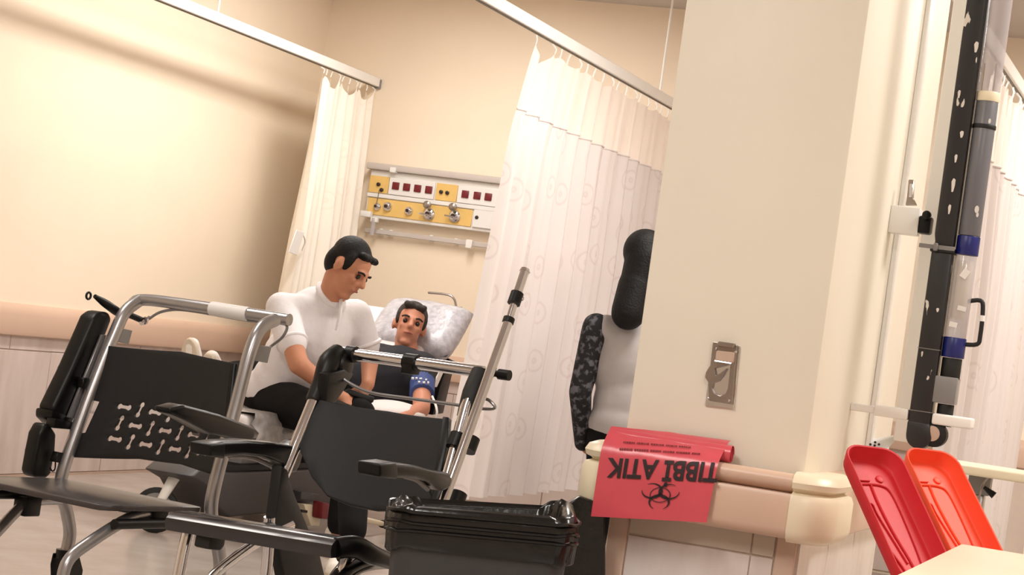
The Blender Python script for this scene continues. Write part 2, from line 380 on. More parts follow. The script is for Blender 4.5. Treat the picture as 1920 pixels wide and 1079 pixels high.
# ------------------------------------------------------------------ curtains
def curtain(label, x, ytop, zt, zb, yfun, waves, amp, band, mats, hooks, droop=.02, seed=0, splits=None, group=None):
    """yfun(s, z): world Y for cloth parameter s in 0..1; folds swing in X"""
    rnd = random.Random(seed); ph = [rnd.uniform(0, 6) for _ in range(5)]
    t = thing('privacy_curtain', label, 'curtain', (x, (ytop[0]+ytop[1])/2, zb), group)
    NS = waves*14
    def pt(s, z):
        k = (zt-z)/(zt-zb)
        a = amp*(.35+.65*min(1, k*2.2))
        f = math.sin(2*math.pi*waves*s+ph[0]+.6*math.sin(5*s+ph[1]))+.35*math.sin(2*math.pi*waves*2.3*s+ph[2])+.25*math.sin(k*3+9*s+ph[3])
        return V((x+a*f, yfun(s, z)+.25*amp*math.cos(2*math.pi*waves*s*1.0+ph[4])*k, z))
    def sheet(z1, z0, nz, top):
        bm = B(); uvl = bm.loops.layers.uv.new('UVMap'); g = []; width = abs(yfun(1, z0)-yfun(0, z0))*1.6
        for j in range(nz+1):
            row = []
            for i in range(NS+1):
                s = i/NS; z = z1+(z0-z1)*j/nz
                if top:
                    d = 0
                    for h0, h1 in zip(hooks, hooks[1:]):
                        if h0 <= s <= h1: d = droop*(1 if (h1-h0) < .09 else 4.5)*math.sin(math.pi*(s-h0)/(h1-h0))**.8
                    z -= d*(1-j/nz)
                row.append((bm.verts.new(pt(s, z)), (s*width, z)))
            g.append(row)
        for j in range(nz):
            for i in range(NS):
                q = (g[j][i], g[j+1][i], g[j+1][i+1], g[j][i+1]); f = bm.faces.new([v for v, _ in q])
                for l, (_, uv) in zip(f.loops, q): l[uvl].uv = uv
        return bm
    if band:
        part('header_net', sheet(zt, band, 8, True), mats[0], t, 3)
        part('cloth', sheet(band+.004, zb, 26, False), mats[1], t, 3)
        bm = B(); tube(bm, [pt(i/NS, band)+V((.002, 0, 0)) for i in range(NS+1)], .004, 5); part('seam', bm, mats[1], t)
    else: part('cloth', sheet(zt, zb, 30, True), mats[1], t, 3)
    for h in hooks:
        p = pt(h, zt-.005)
        bm = B(); tube(bm, [p, p+V((.004, 0, .02)), V((x, p.y, 2.262))], .0035, 6); part('hook', bm, 'white_metal', t)
    return t, pt
# long patterned curtain on the middle track
def yR(s, z):
    k = (2.23-z)/(2.23-.26)
    front = 8.60-.16*min(1, k*5)**.8-.26*max(0, k-.16)
    return front+(11.12-front)*s
curtain('tall white patterned privacy curtain with sheer top beside the pillar', -3.063, (8.6, 11.1), 2.225, .262, yR, 13, .034, 1.925, ('header_net', 'curtain_white'), [0, .09]+[.09+.0525*k for k in range(1, 18)]+[1], .016, 1)
def yL(s, z):
    k = (2.23-z)/(2.23-.3)
    a = 10.50-.16*k; b = 11.22-.02*k
    return a+(b-a)*s
lc, lpt = curtain('narrow gathered cream curtain hanging in the back left corner', -4.945, (10.5, 11.22), 2.235, .3, yL, 6, .04, None, ('header_net', 'curtain_cream'), [k/9 for k in range(10)], .014, 4)
tg = [on(541, 473, 0, -4.86), on(556, 479, 0, -4.86), on(570, 437, 0, -4.86), on(556, 430, 0, -4.86)]
mk('tie_tag', 'label_white', lc, prism, tg, (.006, 0, 0), .002, 1)
mk('tie_cord', 'label_white', lc, tube, [on(566, 436, 0, -4.87), on(572, 452, 0, -4.88), on(566, 470, 0, -4.9)], .004, 6, smooth=4)
def y3(s, z):
    k = (2.23-z)/(2.23-.2); return 8.2-.1*k+(11.0-8.2)*s
curtain('white patterned curtain at the far right behind the grey tube', -1.07, (8.2, 11), 2.225, .22, y3, 14, .034, 1.9, ('header_net', 'curtain_white'), [k/18 for k in range(19)], .014, 9)
# ================================================================== commode chairs
class Frame:
    """a chair's own axes: x to the viewer's right, y to the chair's front, z up"""
    def __init__(s, pos, yaw, rec):
        s.p = V((pos[0], pos[1], 0)); s.f = V((-math.sin(yaw), -math.cos(yaw), 0)); s.r = V((math.cos(yaw), -math.sin(yaw), 0)); s.t = math.tan(rec)
        s.bd = (s.f*(-s.t)+V((0, 0, 1))).normalized()          # direction of the reclined back
        s.bn = s.r.cross(s.bd).normalized()                      # its normal
        if s.bn.dot(s.f) < 0: s.bn = -s.bn
    def W(s, x, y, z): return s.p+s.r*x+s.f*y+V((0, 0, z))
    def L(s, P): d = P-s.p; return V((d.dot(s.r), d.dot(s.f), d.z))
    def U(s, px, py, x): return on_plane(px, py, s.p+s.r*x, s.r)
    def bk(s, z): return -.2-(z-.45)*s.t
    def back(s, px, py, off=0): return on_plane(px, py, s.W(0, s.bk(.6)+off, .6), s.bn)
    def bxy(s, P): d = P-s.W(0, s.bk(.6), .6); return (d.dot(s.r), d.dot(s.bd))
    def bW(s, x, y, off=0): return s.W(0, s.bk(.6), .6)+s.r*x+s.bd*y+s.bn*off
def back_panel(C, outline, holes, thick, curve, m, parent, name='backrest', bev=.003, off=0):
    me = plate_mesh(outline, holes, thick, bev); bm = B(); bm.from_mesh(me); bpy.data.meshes.remove(me)
    xs = [p[0] for p in outline]; x0, x1 = min(xs), max(xs); xm = (x0+x1)/2
    bmesh.ops.remove_doubles(bm, verts=bm.verts[:], dist=1e-5)
    for k in range(1, 14):
        bmesh.ops.bisect_plane(bm, geom=bm.verts[:]+bm.edges[:]+bm.faces[:], plane_co=(x0+(x1-x0)*k/14, 0, 0), plane_no=(1, 0, 0))
    for v in bm.verts:
        x, y, z = v.co; q = ((x-xm)/((x1-x0)/2))**2
        v.co = C.bW(x, y, z-curve*(1-q)+off)
    return part(name, bm, m, parent, .5)
def caster(C, x, y, top, parent, R=.075):
    c = C.W(x, y-.025, R)
    bm = B(); lathe(bm, c-C.r*.014, C.r, [(0, R*.8), (.003, R*.95), (.009, R), (.019, R), (.025, R*.95), (.028, R*.8)], 28); o = part('caster_wheel', bm, 'black_rubber', parent)
    bm = B(); lathe(bm, c-C.r*.0165, C.r, [(0, R*.3), (.002, R*.68), (.031, R*.68), (.033, R*.3)], 24); part('hub', bm, 'mid_grey', o)
    bm = B()
    for sx in (-1, 1):
        prism(bm, [C.W(x+sx*.022, y-.045, R-.01), C.W(x+sx*.022, y-.005, R-.01), C.W(x+sx*.022, y+.03, top-.03), C.W(x+sx*.022, y+.026, top), C.W(x+sx*.022, y-.026, top), C.W(x+sx*.022, y-.05, top-.04)], C.r*.006, .002, 1)
    tube(bm, [C.W(x, y, top-.012), C.W(x, y, top+.012)], .028, 16); part('caster_fork', bm, 'black_plastic', o)
    return o
# ---------------- silver chair nearest the left edge
C = Frame((-2.704, 4.742), .166, .264)
ch = thing('commode_chair', 'silver framed commode chair with bone-shaped holes in its black backrest', 'chair', C.p)
A_, B_ = -.25, .25
lp = [(124, 1040), (131, 1000), (124, 955), (113, 905), (150, 790), (188, 690), (214, 628), (234, 586), (262, 563)]
rp = [(396, 962), (404, 905), (440, 770), (469, 660), (490, 616), (516, 600)]
LP = [C.U(x, y, A_) for x, y in lp]; RPt = [C.U(x, y, B_) for x, y in rp]
leg_l = [C.L(p) for p in LP[:3]]
RPt = [C.W(B_, p.y, p.z) for p in leg_l] + RPt
bm = B(); tube(bm, LP, .0175, 14, smooth=6); part('back_tube', bm, 'silver', ch)
bm = B(); tube(bm, RPt, .0175, 14, smooth=6); part('back_tube', bm, 'silver', ch)
def bar1(px, py):          # a point on the push bar's plane (bar runs slightly across the chair)
    a = C.L(LP[-1]).y; return on_plane(px, py, C.W(0, a, .95), C.f)
bm = B(); tube(bm, [LP[-2]+(LP[-1]-LP[-2])*.5, LP[-1], bar1(330, 569), bar1(520, 597), bar1(541, 600)], .0165, 14, smooth=4); pb = part('push_bar', bm, 'silver', ch)
q0, q1 = bar1(397, 579), bar1(466, 590)
bm = B(); tube(bm, [q0, q1], .0195, 16); tag(part('label_sleeve', bm, 'label_white', pb), 'white paper label wrapped round the push bar')
# backrest with holes
ol = [C.bxy(C.back(x, y)) for x, y in ((204, 650), (330, 655), (444, 682), (440, 730), (428, 800), (412, 885), (398, 890), (330, 866), (250, 855), (138, 857), (148, 815), (160, 812), (186, 752), (172, 750))]
def bone(cx, cy, ang, l=.0125, r=.0065, n=9):
    out = []
    for sgn in (1, -1):
        for k in range(n):
            a = math.radians(-142+284*k/(n-1)); x = l+r*math.cos(a); y = r*math.sin(a); out.append((sgn*x, sgn*y))
    ca, sa = math.cos(ang), math.sin(ang); return [(cx+x*ca-y*sa, cy+x*sa+y*ca) for x, y in out]
holes = []; p00 = C.bxy(C.back(217, 790)); p60 = C.bxy(C.back(383, 816))
du = ((p60[0]-p00[0])/6, (p60[1]-p00[1])/6); dv = C.bxy(C.back(226, 760)); dv = (dv[0]-p00[0], dv[1]-p00[1])
for rr in (1, 0, -1):
    for k in range(7):
        x = p00[0]+du[0]*k+dv[0]*rr; y = p00[1]+du[1]*k+dv[1]*rr
        holes.append(bone(x, y, (0.05 if (k+rr) % 2 == 1 else math.pi/2-.15), .0140, .0094))
back_panel(C, ol, holes, .006, .028, 'black_grain', ch, bev=.001)
bm = B(); tube(bm, [C.back(440, 685, -.012), C.back(428, 800, -.012), C.back(412, 880, -.012)], .011, 10); part('backrest_edge', bm, 'black_plastic', ch)
# seat
zs = .433; st = rrect(-.235, -.195, .235, .20, .05, 5)
bm = B(); prism(bm, [C.W(x, y, zs-.008+.012*(abs(x)/.235)**2+(.006 if y > .1 else 0)) for x, y in st], V((0, 0, .014)), .004, 2); part('seat', bm, 'grey_seat', ch)
bm = B(); tube(bm, [C.W(-.225, -.19, zs-.03), C.W(-.225, .16, zs-.03)], .013, 10); tube(bm, [C.W(.225, -.19, zs-.03), C.W(.225, .16, zs-.03)], .013, 10); tube(bm, [C.W(-.225, -.15, zs-.03), C.W(.225, -.15, zs-.03)], .011, 10); part('seat_rail', bm, 'black_plastic', ch)
for pts, x in (([(345, 962), (290, 962), (240, 974), (165, 1020), (128, 1052), (114, 1100)], .2), ([(112, 936), (52, 944), (0, 992), (-40, 1040), (-55, 1090)], -.2)):
    P = [C.U(a, b, x) for a, b in pts]; low = C.L(P[-1]); P.append(C.W(x, low.y+.01, .12))
    bm = B(); tube(bm, P, .015, 12, smooth=6); f = part('footrest_tube', bm, 'silver', ch)
    bm = B(); prism(bm, [C.W(x+(0.07 if x < 0 else -.07)+sx*.07, low.y+.08+sy*.07, .12) for sx, sy in ((-1, -1), (1, -1), (1, 1), (-1, 1))], V((0, 0, .012)), .003, 1); part('footplate', bm, 'black_plastic', f)
    caster(C, x, low.y+.01, .15, ch, .06)
    a = P[1]; bm = B(); box(bm, (-.022, -.03, -.02), (.022, .03, .03), .005, 2, R=Matrix((C.r, C.f, V((0, 0, 1)))).transposed(), org=a+V((0, 0, -.012))); part('joint_block', bm, 'black_plastic', ch)
ry = leg_l[0].y
for x in (A_, B_): caster(C, x, ry, leg_l[0].z, ch)
# armrests and side pads
bm = B(); prism(bm, [C.U(x, y, .285) for x, y in ((303, 764), (330, 757), (398, 775), (464, 800), (463, 818), (455, 828), (382, 813), (332, 786), (306, 774))], C.r*.055, .008, 3); part('armrest', bm, 'black_gloss', ch)
bm = B(); prism(bm, [C.U(x, y, -.305) for x, y in ((163, 592), (176, 583), (192, 584), (197, 597), (160, 692), (128, 778), (116, 786), (88, 778), (84, 764), (120, 690))], C.r*.055, .012, 3); tag(part('armrest', bm, 'black_plastic', ch), 'armrest folded up along the back tube')
bm = B(); prism(bm, [C.U(x, y, -.305) for x, y in ((82, 766), (126, 780), (118, 796), (96, 800), (80, 784))], C.r*.06, .008, 2); part('armrest_hinge', bm, 'black_gloss', ch)
bm = B(); prism(bm, [C.U(x, y, -.30) for x, y in ((74, 792), (84, 796), (95, 812), (93, 845), (85, 888), (76, 896), (54, 894), (49, 884), (56, 846), (63, 812))], C.r*.045, .01, 3); part('side_pad', bm, 'black_plastic', ch)
bm = B(); prism(bm, [C.U(x, y, -.275) for x, y in ((96, 784), (140, 792), (136, 806), (92, 802))], C.r*.03, .004, 2); part('armrest_bracket', bm, 'black_plastic', ch)
bm = B(); prism(bm, [C.U(x, y, -.272) for x, y in ((189, 628), (198, 628), (138, 786), (126, 783))], C.r*.008, .001, 1); part('side_strip', bm, 'silver', ch)
bm = B(); prism(bm, [C.U(x, y, -.262) for x, y in ((152, 709), (164, 709), (158, 727), (149, 727))], C.r*.02, .002, 1); part('strip_clip', bm, 'black_plastic', ch)
bm = B(); prism(bm, [C.U(x, y, -.262) for x, y in ((104, 847), (115, 849), (110, 868), (97, 866))], C.r*.02, .002, 1); tube(bm, [C.U(104, 866, -.262), C.U(103, 880, -.262), C.U(98, 884, -.262), C.U(94, 878, -.262)], .0022, 6, smooth=4); part('hook', bm, 'black_plastic', ch)
# brake lever, cable, tabs
bm = B(); tube(bm, [C.U(178, 556, -.29), C.U(200, 571, -.29), C.U(222, 586, -.285), C.U(240, 590, -.28), C.U(264, 600, -.27)], [.006, .012, .013, .009, .009], 10, smooth=4); ring(bm, C.U(166, 555, -.29), C.r, .009, .0032); lv = part('brake_lever', bm, 'black_plastic', ch)
bm = B(); ring(bm, C.U(271, 602, -.262), C.f, .008, .004); tube(bm, [C.U(264, 607, -.262), C.U(280, 596, -.262)], .006, 10); part('cable_barrel', bm, 'chrome', lv)
bm = B(); tube(bm, [bar1(280, 598), bar1(300, 586), bar1(330, 581), bar1(370, 585), bar1(420, 594), bar1(470, 602), bar1(520, 606), bar1(538, 612), bar1(530, 632), bar1(508, 650), bar1(496, 660)], .004, 8, smooth=5); part('brake_cable', bm, 'mid_grey', ch)
bm = B(); prism(bm, [C.U(x, y, -.24) for x, y in ((219, 614), (247, 620), (240, 646), (213, 640))], C.r*.006, .001, 1); part('side_tab', bm, 'mid_grey', ch)
bm = B(); prism(bm, [C.U(x, y, .25) for x, y in ((482, 648), (508, 650), (500, 681), (476, 677))], C.r*.006, .001, 1); part('side_tab', bm, 'mid_grey', ch)
# ---------------- chrome chair with the pole
C = Frame((-1.987, 4.477), .067, .457)
ch = thing('commode_chair', 'chrome framed commode chair with a drip pole clamped to its back', 'chair', C.p)
A_, B_ = -.21, .21
bm = B(); tube(bm, [C.U(520, 915, A_), C.U(533, 888, A_), C.U(549, 848, A_), C.U(590, 748, A_), C.U(612, 700, A_)], .0155, 14); part('back_tube', bm, 'chrome', ch)
bm = B(); tube(bm, [C.U(812, 985, B_), C.U(829, 930, B_), C.U(875, 762, B_), C.U(893, 715, B_)], .0155, 14); part('back_tube', bm, 'chrome', ch)
bm = B(); tube(bm, [C.U(588, 752, A_), C.U(602, 718, A_), C.U(617, 680, A_), C.U(634, 662, A_)], [.021, .022, .028, .024], 14, smooth=4); lathe(bm, C.U(632, 684, A_)-C.r*.03, C.r, [(0, .02), (.006, .034), (.05, .036), (.062, .03), (.066, .012)], 22); part('hinge_grip', bm, 'black_plastic', ch)
bm = B(); prism(bm, [C.U(x, y, A_+.02) for x, y in ((606, 700), (640, 690), (655, 700), (634, 735), (620, 755), (600, 758))], C.r*.03, .006, 2); part('hinge_plate', bm, 'black_plastic', ch)
bm = B(); tube(bm, [C.U(872, 784, B_), C.U(886, 740, B_), C.U(903, 700, B_)], [.021, .026, .026], 14, smooth=3); part('grip_sleeve', bm, 'black_rubber', ch)
TL, TR = C.U(640, 662, A_), C.U(906, 698, B_)
bm = B(); tube(bm, [TL, TR], .0155, 14); pb = part('push_bar', bm, 'chrome', ch)
dr = (TR-TL).normalized()
bm = B(); tube(bm, [TR, TR+dr*.055], .008, 10); tube(bm, [TR+dr*.045, TR+dr*.075], .013, 14); part('bar_end', bm, 'black_plastic', pb)
bm = B(); tube(bm, [TL+dr*.02, TL+dr*.045], .021, 14); part('bar_collar', bm, 'black_plastic', pb)
m_ = TL+(TR-TL)*.505; bm = B(); tube(bm, [m_-dr*.018, m_+dr*.018], .021, 14); box(bm, (-.016, -.02, -.03), (.016, .02, .012), .004, 2, R=Matrix((dr, dr.cross(V((0, 0, 1))).normalized(), V((0, 0, 1)))).transposed(), org=m_); part('bar_clamp', bm, 'black_plastic', pb)
# thin lower bar
def bar2(px, py): return on_plane(px, py, C.W(0, C.L(TL).y+.03, .8), C.f)
bm = B(); tube(bm, [bar2(640, 708), bar2(668, 726), bar2(705, 739), bar2(770, 748), bar2(850, 759), bar2(905, 767), bar2(928, 765), bar2(918, 752), bar2(908, 748)], .0042, 8, smooth=6); part('cable_bar', bm, 'silver', ch)
# backrest
ol = [C.bxy(C.back(x, y)) for x, y in ((600, 752), (720, 764), (842, 786), (840, 830), (826, 905), (806, 945), (770, 951), (700, 948), (650, 938), (608, 922), (582, 890), (566, 850), (562, 832))]
back_panel(C, ol, [], .008, .03, 'black_grain', ch, bev=.002)
bm = B(); prism(bm, [C.back(x, y, .004) for x, y in ((832, 784), (845, 786), (842, 832), (826, 905), (812, 935), (806, 925), (818, 880))], C.bn*.022, .004, 2); part('backrest_edge', bm, 'black_plastic', ch)
# armrests
bm = B(); prism(bm, [C.U(x, y, B_+.03) for x, y in ((693, 868), (722, 866), (760, 870), (800, 880), (826, 884), (832, 896), (826, 914), (812, 920), (790, 902), (760, 894), (722, 894), (694, 889))], C.r*.05, .008, 3); ar = part('armrest', bm, 'black_gloss', ch)
bm = B(); prism(bm, [C.U(x, y, B_+.03) for x, y in ((690, 867), (724, 864), (726, 896), (691, 892))], C.r*.058, .007, 3); part('arm_tip', bm, 'black_plastic', ar)
bm = B(); prism(bm, [C.U(x, y, A_-.02) for x, y in ((376, 832), (402, 826), (450, 824), (500, 828), (536, 834), (548, 826), (556, 840), (548, 868), (540, 884), (520, 884), (516, 868), (480, 856), (440, 852), (402, 856), (378, 852))], C.r*.05, .008, 3); ar = part('armrest', bm, 'black_gloss', ch)
bm = B(); prism(bm, [C.U(x, y, A_-.02) for x, y in ((374, 831), (404, 827), (402, 858), (375, 853))], C.r*.058, .006, 3); part('arm_tip', bm, 'black_plastic', ar)
bm = B(); tube(bm, [C.U(430, 856, A_-.02), C.U(470, 858, A_-.02), C.U(512, 876, A_-.02)], .006, 8, smooth=4); part('arm_trim', bm, 'mid_grey', ch)
bm = B(); tube(bm, [C.U(756, 893, B_+.03), C.U(780, 900, B_+.03), C.U(802, 918, B_+.03)], .006, 8, smooth=4); part('arm_trim', bm, 'mid_grey', ch)
# drip pole with clamps
def pole(px, py): return C.U(px, py, B_+.045)
bm = B(); tube(bm, [pole(824, 962), pole(955, 598)], .0125, 14); po = part('drip_pole', bm, 'chrome', ch)
bm = B(); tube(bm, [pole(955, 598), pole(968, 556)], .0095, 12); tube(bm, [pole(968, 556), pole(985, 505)], .0115, 12); ring(bm, pole(984, 509), (pole(985, 505)-pole(968, 556)), .0115, .0025); ring(bm, pole(978, 560), C.f, .005, .0016); part('pole_top', bm, 'chrome', po)
bm = B(); tube(bm, [pole(963, 570), pole(970, 550)], .0165, 14); part('pole_collar', bm, 'black_plastic', po)
bm = B(); tube(bm, [pole(952, 606), pole(955, 597)], .0145, 14); part('pole_collar', bm, 'black_plastic', po)
for (ax, ay), (bx_, by_) in (((856, 828), (892, 834)), ((826, 930), (868, 938))):
    pa = C.U(ax, ay, B_); pb2 = pole(bx_-12, by_)
    bm = B(); d = (pole(955, 598)-pole(824, 962)).normalized()
    for q, r in ((pa, .021), (pb2, .021)): tube(bm, [q-d*.018, q+d*.018], r, 14)
    prism(bm, [pa-d*.018, pb2-d*.018, pb2+d*.018, pa+d*.018], C.f*.02, .002, 1); part('pole_clamp', bm, 'black_plastic', po)
# seat: rounded front roll, plate behind it, end piece
zs = .487
bm = B(); P0, P1 = C.U(322, 972, -.215), C.U(632, 1024, .215); Pz = (P0.z+P1.z)/2
f0, f1 = C.L(P0), C.L(P1); fy = (f0.y+f1.y)/2
prof = [(-.075, .014), (-.02, .016), (.01, .012), (.024, .002), (.026, -.012), (.02, -.026), (-.075, -.026)]
va = [bm.verts.new(P0+C.f*y+V((0, 0, z))) for y, z in prof]; vb = [bm.verts.new(P1+C.f*y+V((0, 0, z))) for y, z in prof]
for i in range(len(prof)): j = (i+1) % len(prof); bm.faces.new((va[i], va[j], vb[j], vb[i]))
bm.faces.new(va[::-1]); bm.faces.new(vb); part('seat_front', bm, 'seat_gloss', ch)
bm = B(); tube(bm, [P1+V((0, 0, -.006)), C.U(665, 1026, .24), C.U(700, 1042, .26), C.U(735, 1054, .265)], [.024, .024, .02, .018], 14, smooth=5); part('seat_corner', bm, 'black_gloss', ch)
# wheel guard, legs, side panel, stub
bm = B(); tube(bm, [C.U(x, y, .23) for x, y in ((628, 1105), (650, 1074), (684, 1055), (735, 1049), (770, 1056), (800, 1080))], .012, 10, smooth=6); g = part('wheel_guard', bm, 'black_gloss', ch)
bm = B(); tube(bm, [C.U(x, y, .23) for x, y in ((648, 1105), (664, 1080), (690, 1067), (735, 1063), (765, 1070), (788, 1092))], .006, 8, smooth=6); part('guard_rim', bm, 'silver', g)
bm = B(); tube(bm, [C.U(545, 985, -.19), C.U(505, 1005, -.19), C.U(450, 1040, -.19), C.U(400, 1080, -.19), C.U(370, 1120, -.19), C.W(-.19, .42, .12)], .013, 12, smooth=5); part('footrest_tube', bm, 'chrome', ch)
bm = B(); tube(bm, [C.W(.19, .1, .46), C.W(.19, .2, .4), C.W(.19, .3, .25), C.W(.19, .35, .12)], .013, 12, smooth=5); part('footrest_tube', bm, 'chrome', ch)
bm = B(); prism(bm, [C.U(x, y, -.2) for x, y in ((519, 872), (531, 880), (534, 900), (547, 935), (569, 988), (591, 1038), (602, 1085), (524, 1085), (512, 1022), (506, 972), (512, 929))], C.r*.03, .006, 2); part('side_panel', bm, 'black_rubber', ch)
bm = B(); prism(bm, [C.U(x, y, -.12) for x, y in ((384, 990), (411, 996), (408, 1022), (400, 1031), (376, 1028))], C.r*.04, .006, 2); part('pan_runner', bm, 'black_rubber', ch)
for x in (-.19, .19):
    bm = B(); tube(bm, [C.W(x, f0.y-.05, P0.z-.02), C.W(x, -.2, P0.z-.03)], .012, 10); part('seat_rail', bm, 'black_plastic', ch)
for x, y in ((-.2, -.22), (.2, -.22), (-.2, .18), (.2, .18)):
    bm = B(); tube(bm, [C.W(x, y*.9, .47), C.W(x, y, .35), C.W(x, y, .15)], .0145, 12, smooth=3); part('leg', bm, 'chrome', ch); caster(C, x, y, .15, ch, .062)
# ================================================================== stretcher in the bay
bx0, bx1, by0, by1 = -4.60, -3.82, 7.9, 10.15
st = thing('hospital_stretcher', 'wheeled hospital stretcher with raised head end and dark grey base', 'stretcher', ((bx0+bx1)/2, 8.9, 0))
mk('mattress', 'mattress_white', st, box, (bx0, by0, .40), (bx1, 9.42, .50), .03, 3)
a_ = math.atan2(.56, .72); Rm = Matrix((V((1, 0, 0)), V((0, math.cos(a_), math.sin(a_))), V((0, -math.sin(a_), math.cos(a_))))).transposed()
mk('backrest_section', 'mattress_white', st, box, (bx0+.03, 0, -.10), (bx1-.03, .86, 0), .03, 3, R=Rm, org=(0, 9.36, .50))
mk('frame', 'mid_grey', st, box, (-4.3, 8.35, .345), (bx1-.05, 9.9, .395), .01, 2)
bm = B(); prism(bm, [(bx1+.0, 7.34, .25), (bx1+.0, 7.42, .285), (bx1+.0, 7.75, .27), (bx1+.0, 9.4, .27), (bx1+.0, 9.4, .10), (bx1+.0, 7.72, .085), (bx1+.0, 7.58, .12), (bx1+.0, 7.5, .2)], (0, 0, 0), 0) if False else None
prism(bm, [V((-3.95, y, z)) for y, z in ((7.52, .25), (7.60, .285), (7.85, .262), (9.5, .262), (9.5, .09), (7.9, .075), (7.78, .12), (7.66, .21))], (.22, 0, 0), .012, 3); sh = part('base_shroud', bm, 'shroud_grey', st)
mk('shroud_lid', 'black_grain', sh, box, (-4.05, 7.75, .262), (-3.85, 9.4, .29), .006, 2)
for y in (8.1, 9.2): mk('lift_column', 'mid_grey', st, box, (-4.05, y-.08, .27), (-3.88, y+.08, .36), .01, 2)
def bed_caster(x, y, ax=V((1, 0, 0))):
    R = .09; bm = B(); lathe(bm, V((x, y, R))-ax*.02, ax, [(0, R*.84), (.006, R), (.034, R), (.04, R*.84)], 30); o = part('caster_wheel', bm, 'black_rubber', st)
    mk('wheel_disc', 'mid_grey', o, lathe, V((x, y, R))-ax*.023, ax, [(0, .02), (.002, R*.78), (.044, R*.78), (.046, .02)], 28)
    mk('fork', 'white_metal', o, tube, [V((x, y, R))+ax*.034, V((x+.02, y+.02, .16))+ax*.034, V((x+.04, y+.05, .235))], [.014, .02, .024], 10, smooth=3)
cw = on(292, 957, 2, .09); bed_caster(cw.x, cw.y, V((.42, -.907, 0)))
for x, y in ((-4.0, 9.5), (-4.5, 9.5), (-4.5, 9.15)): bed_caster(x, y)
mk('cross_leg', 'shroud_grey', st, box, (-4.55, 9.0, .16), (-3.9, 9.6, .22), .01, 2)
# brake pedal box and push bar on the near side
def sd(px, py, x=-3.80): return on(px, py, 0, x)
mk('pedal_box', 'rail_cream', st, prism, [sd(x, y) for x, y in ((560, 944), (594, 946), (590, 986), (574, 985))], (.05, 0, 0), .004, 2)
mk('pedal_slot', 'black_plastic', st, prism, [sd(x, y, -3.77) for x, y in ((562, 956), (573, 957), (573, 962), (562, 961))], (.02, 0, 0), .001, 1)
mk('brake_pedal', 'socket_red', st, prism, [sd(x, y, -3.75) for x, y in ((596, 940), (612, 945), (621, 960), (614, 974), (594, 972))], (.05, 0, 0), .008, 2)
mk('side_step', 'shroud_grey', st, prism, [sd(x, y) for x, y in ((556, 921), (590, 926), (588, 940), (554, 936))], (.05, 0, 0), .003, 1)
mk('floor_bar', 'rail_cream', st, tube, [on(684, 975, 0, -3.6), on(722, 984, 0, -3.6)], .012, 10)
mk('floor_bar_end', 'black_rubber', st, tube, [on(716, 983, 0, -3.6), on(742, 988, 0, -3.6)], .018, 10)
# crumpled see-through sheet under the seated man
bm = B(); g = []
for i in range(25):
    row = []
    for j in range(13):
        u_, v_ = i/24, j/12; y = 7.92+1.0*u_; n_ = noise.noise(V((y*7, v_*5, 1)))
        if v_ < .5: p = V((-4.2+.40*v_*2, y, .512+.015*n_))
        else: p = V((-3.80+.03*(v_-.5)+.035*n_, y+.02*n_, .512-.2*(v_-.5)*(1+.3*math.sin(6*u_+1))+.01*n_))
        row.append(bm.verts.new(p))
    g.append(row)
for i in range(24):
    for j in range(12): bm.faces.new((g[i][j], g[i+1][j], g[i+1][j+1], g[i][j+1]))
part('plastic_sheet', bm, 'sheet_plastic', st, 3)
# side rail folded beside the head end, and the handle behind the pillow
mk('side_rail', 'black_gloss', st, prism, [on(x, y, 0, -3.78) for x, y in ((838, 672), (850, 678), (842, 705), (826, 775), (806, 778), (820, 725))], (.03, 0, 0), .004, 2)
mk('side_rail_strip', 'white_metal', st, prism, [on(x, y, 0, -3.775) for x, y in ((829, 676), (838, 676), (816, 726), (808, 726))], (.02, 0, 0), .002, 1)
mk('head_handle', 'steel', st, tube, [on(x, y, 1, 10.2) for x, y in ((803, 549), (840, 553), (852, 562), (856, 576), (866, 578))], .006, 8, smooth=3)
# pillow
pc = on(785, 618, 1, 9.98); pw = .45
pl = thing('pillow', 'pale grey pillow behind the reclining patient', 'pillow', pc)
Rp = Matrix((V((1, 0, 0)), V((0, math.cos(a_), math.sin(a_))), V((0, -math.sin(a_), math.cos(a_))))).transposed()
bm = B(); g = []
for sgn in (1, -1):
    gg = []
    for i in range(19):
        row = []
        for j in range(15):
            a = i/9-1; b = j/7-1; hgt = .075*((1-a**6)*(1-b**6))**.6*(1+.12*noise.noise(V((a*3, b*3, sgn))))
            sq = 1-.06*(a*a*b*b)
            row.append(bm.verts.new(pc+Rp @ V((a*.24*sq, b*.20*sq, sgn*hgt))))
        gg.append(row)
    for i in range(18):
        for j in range(14): bm.faces.new((gg[i][j], gg[i+1][j], gg[i+1][j+1], gg[i][j+1]))
bmesh.ops.remove_doubles(bm, verts=bm.verts[:], dist=1e-4); part('cover', bm, 'pillow_cover', pl, 3)
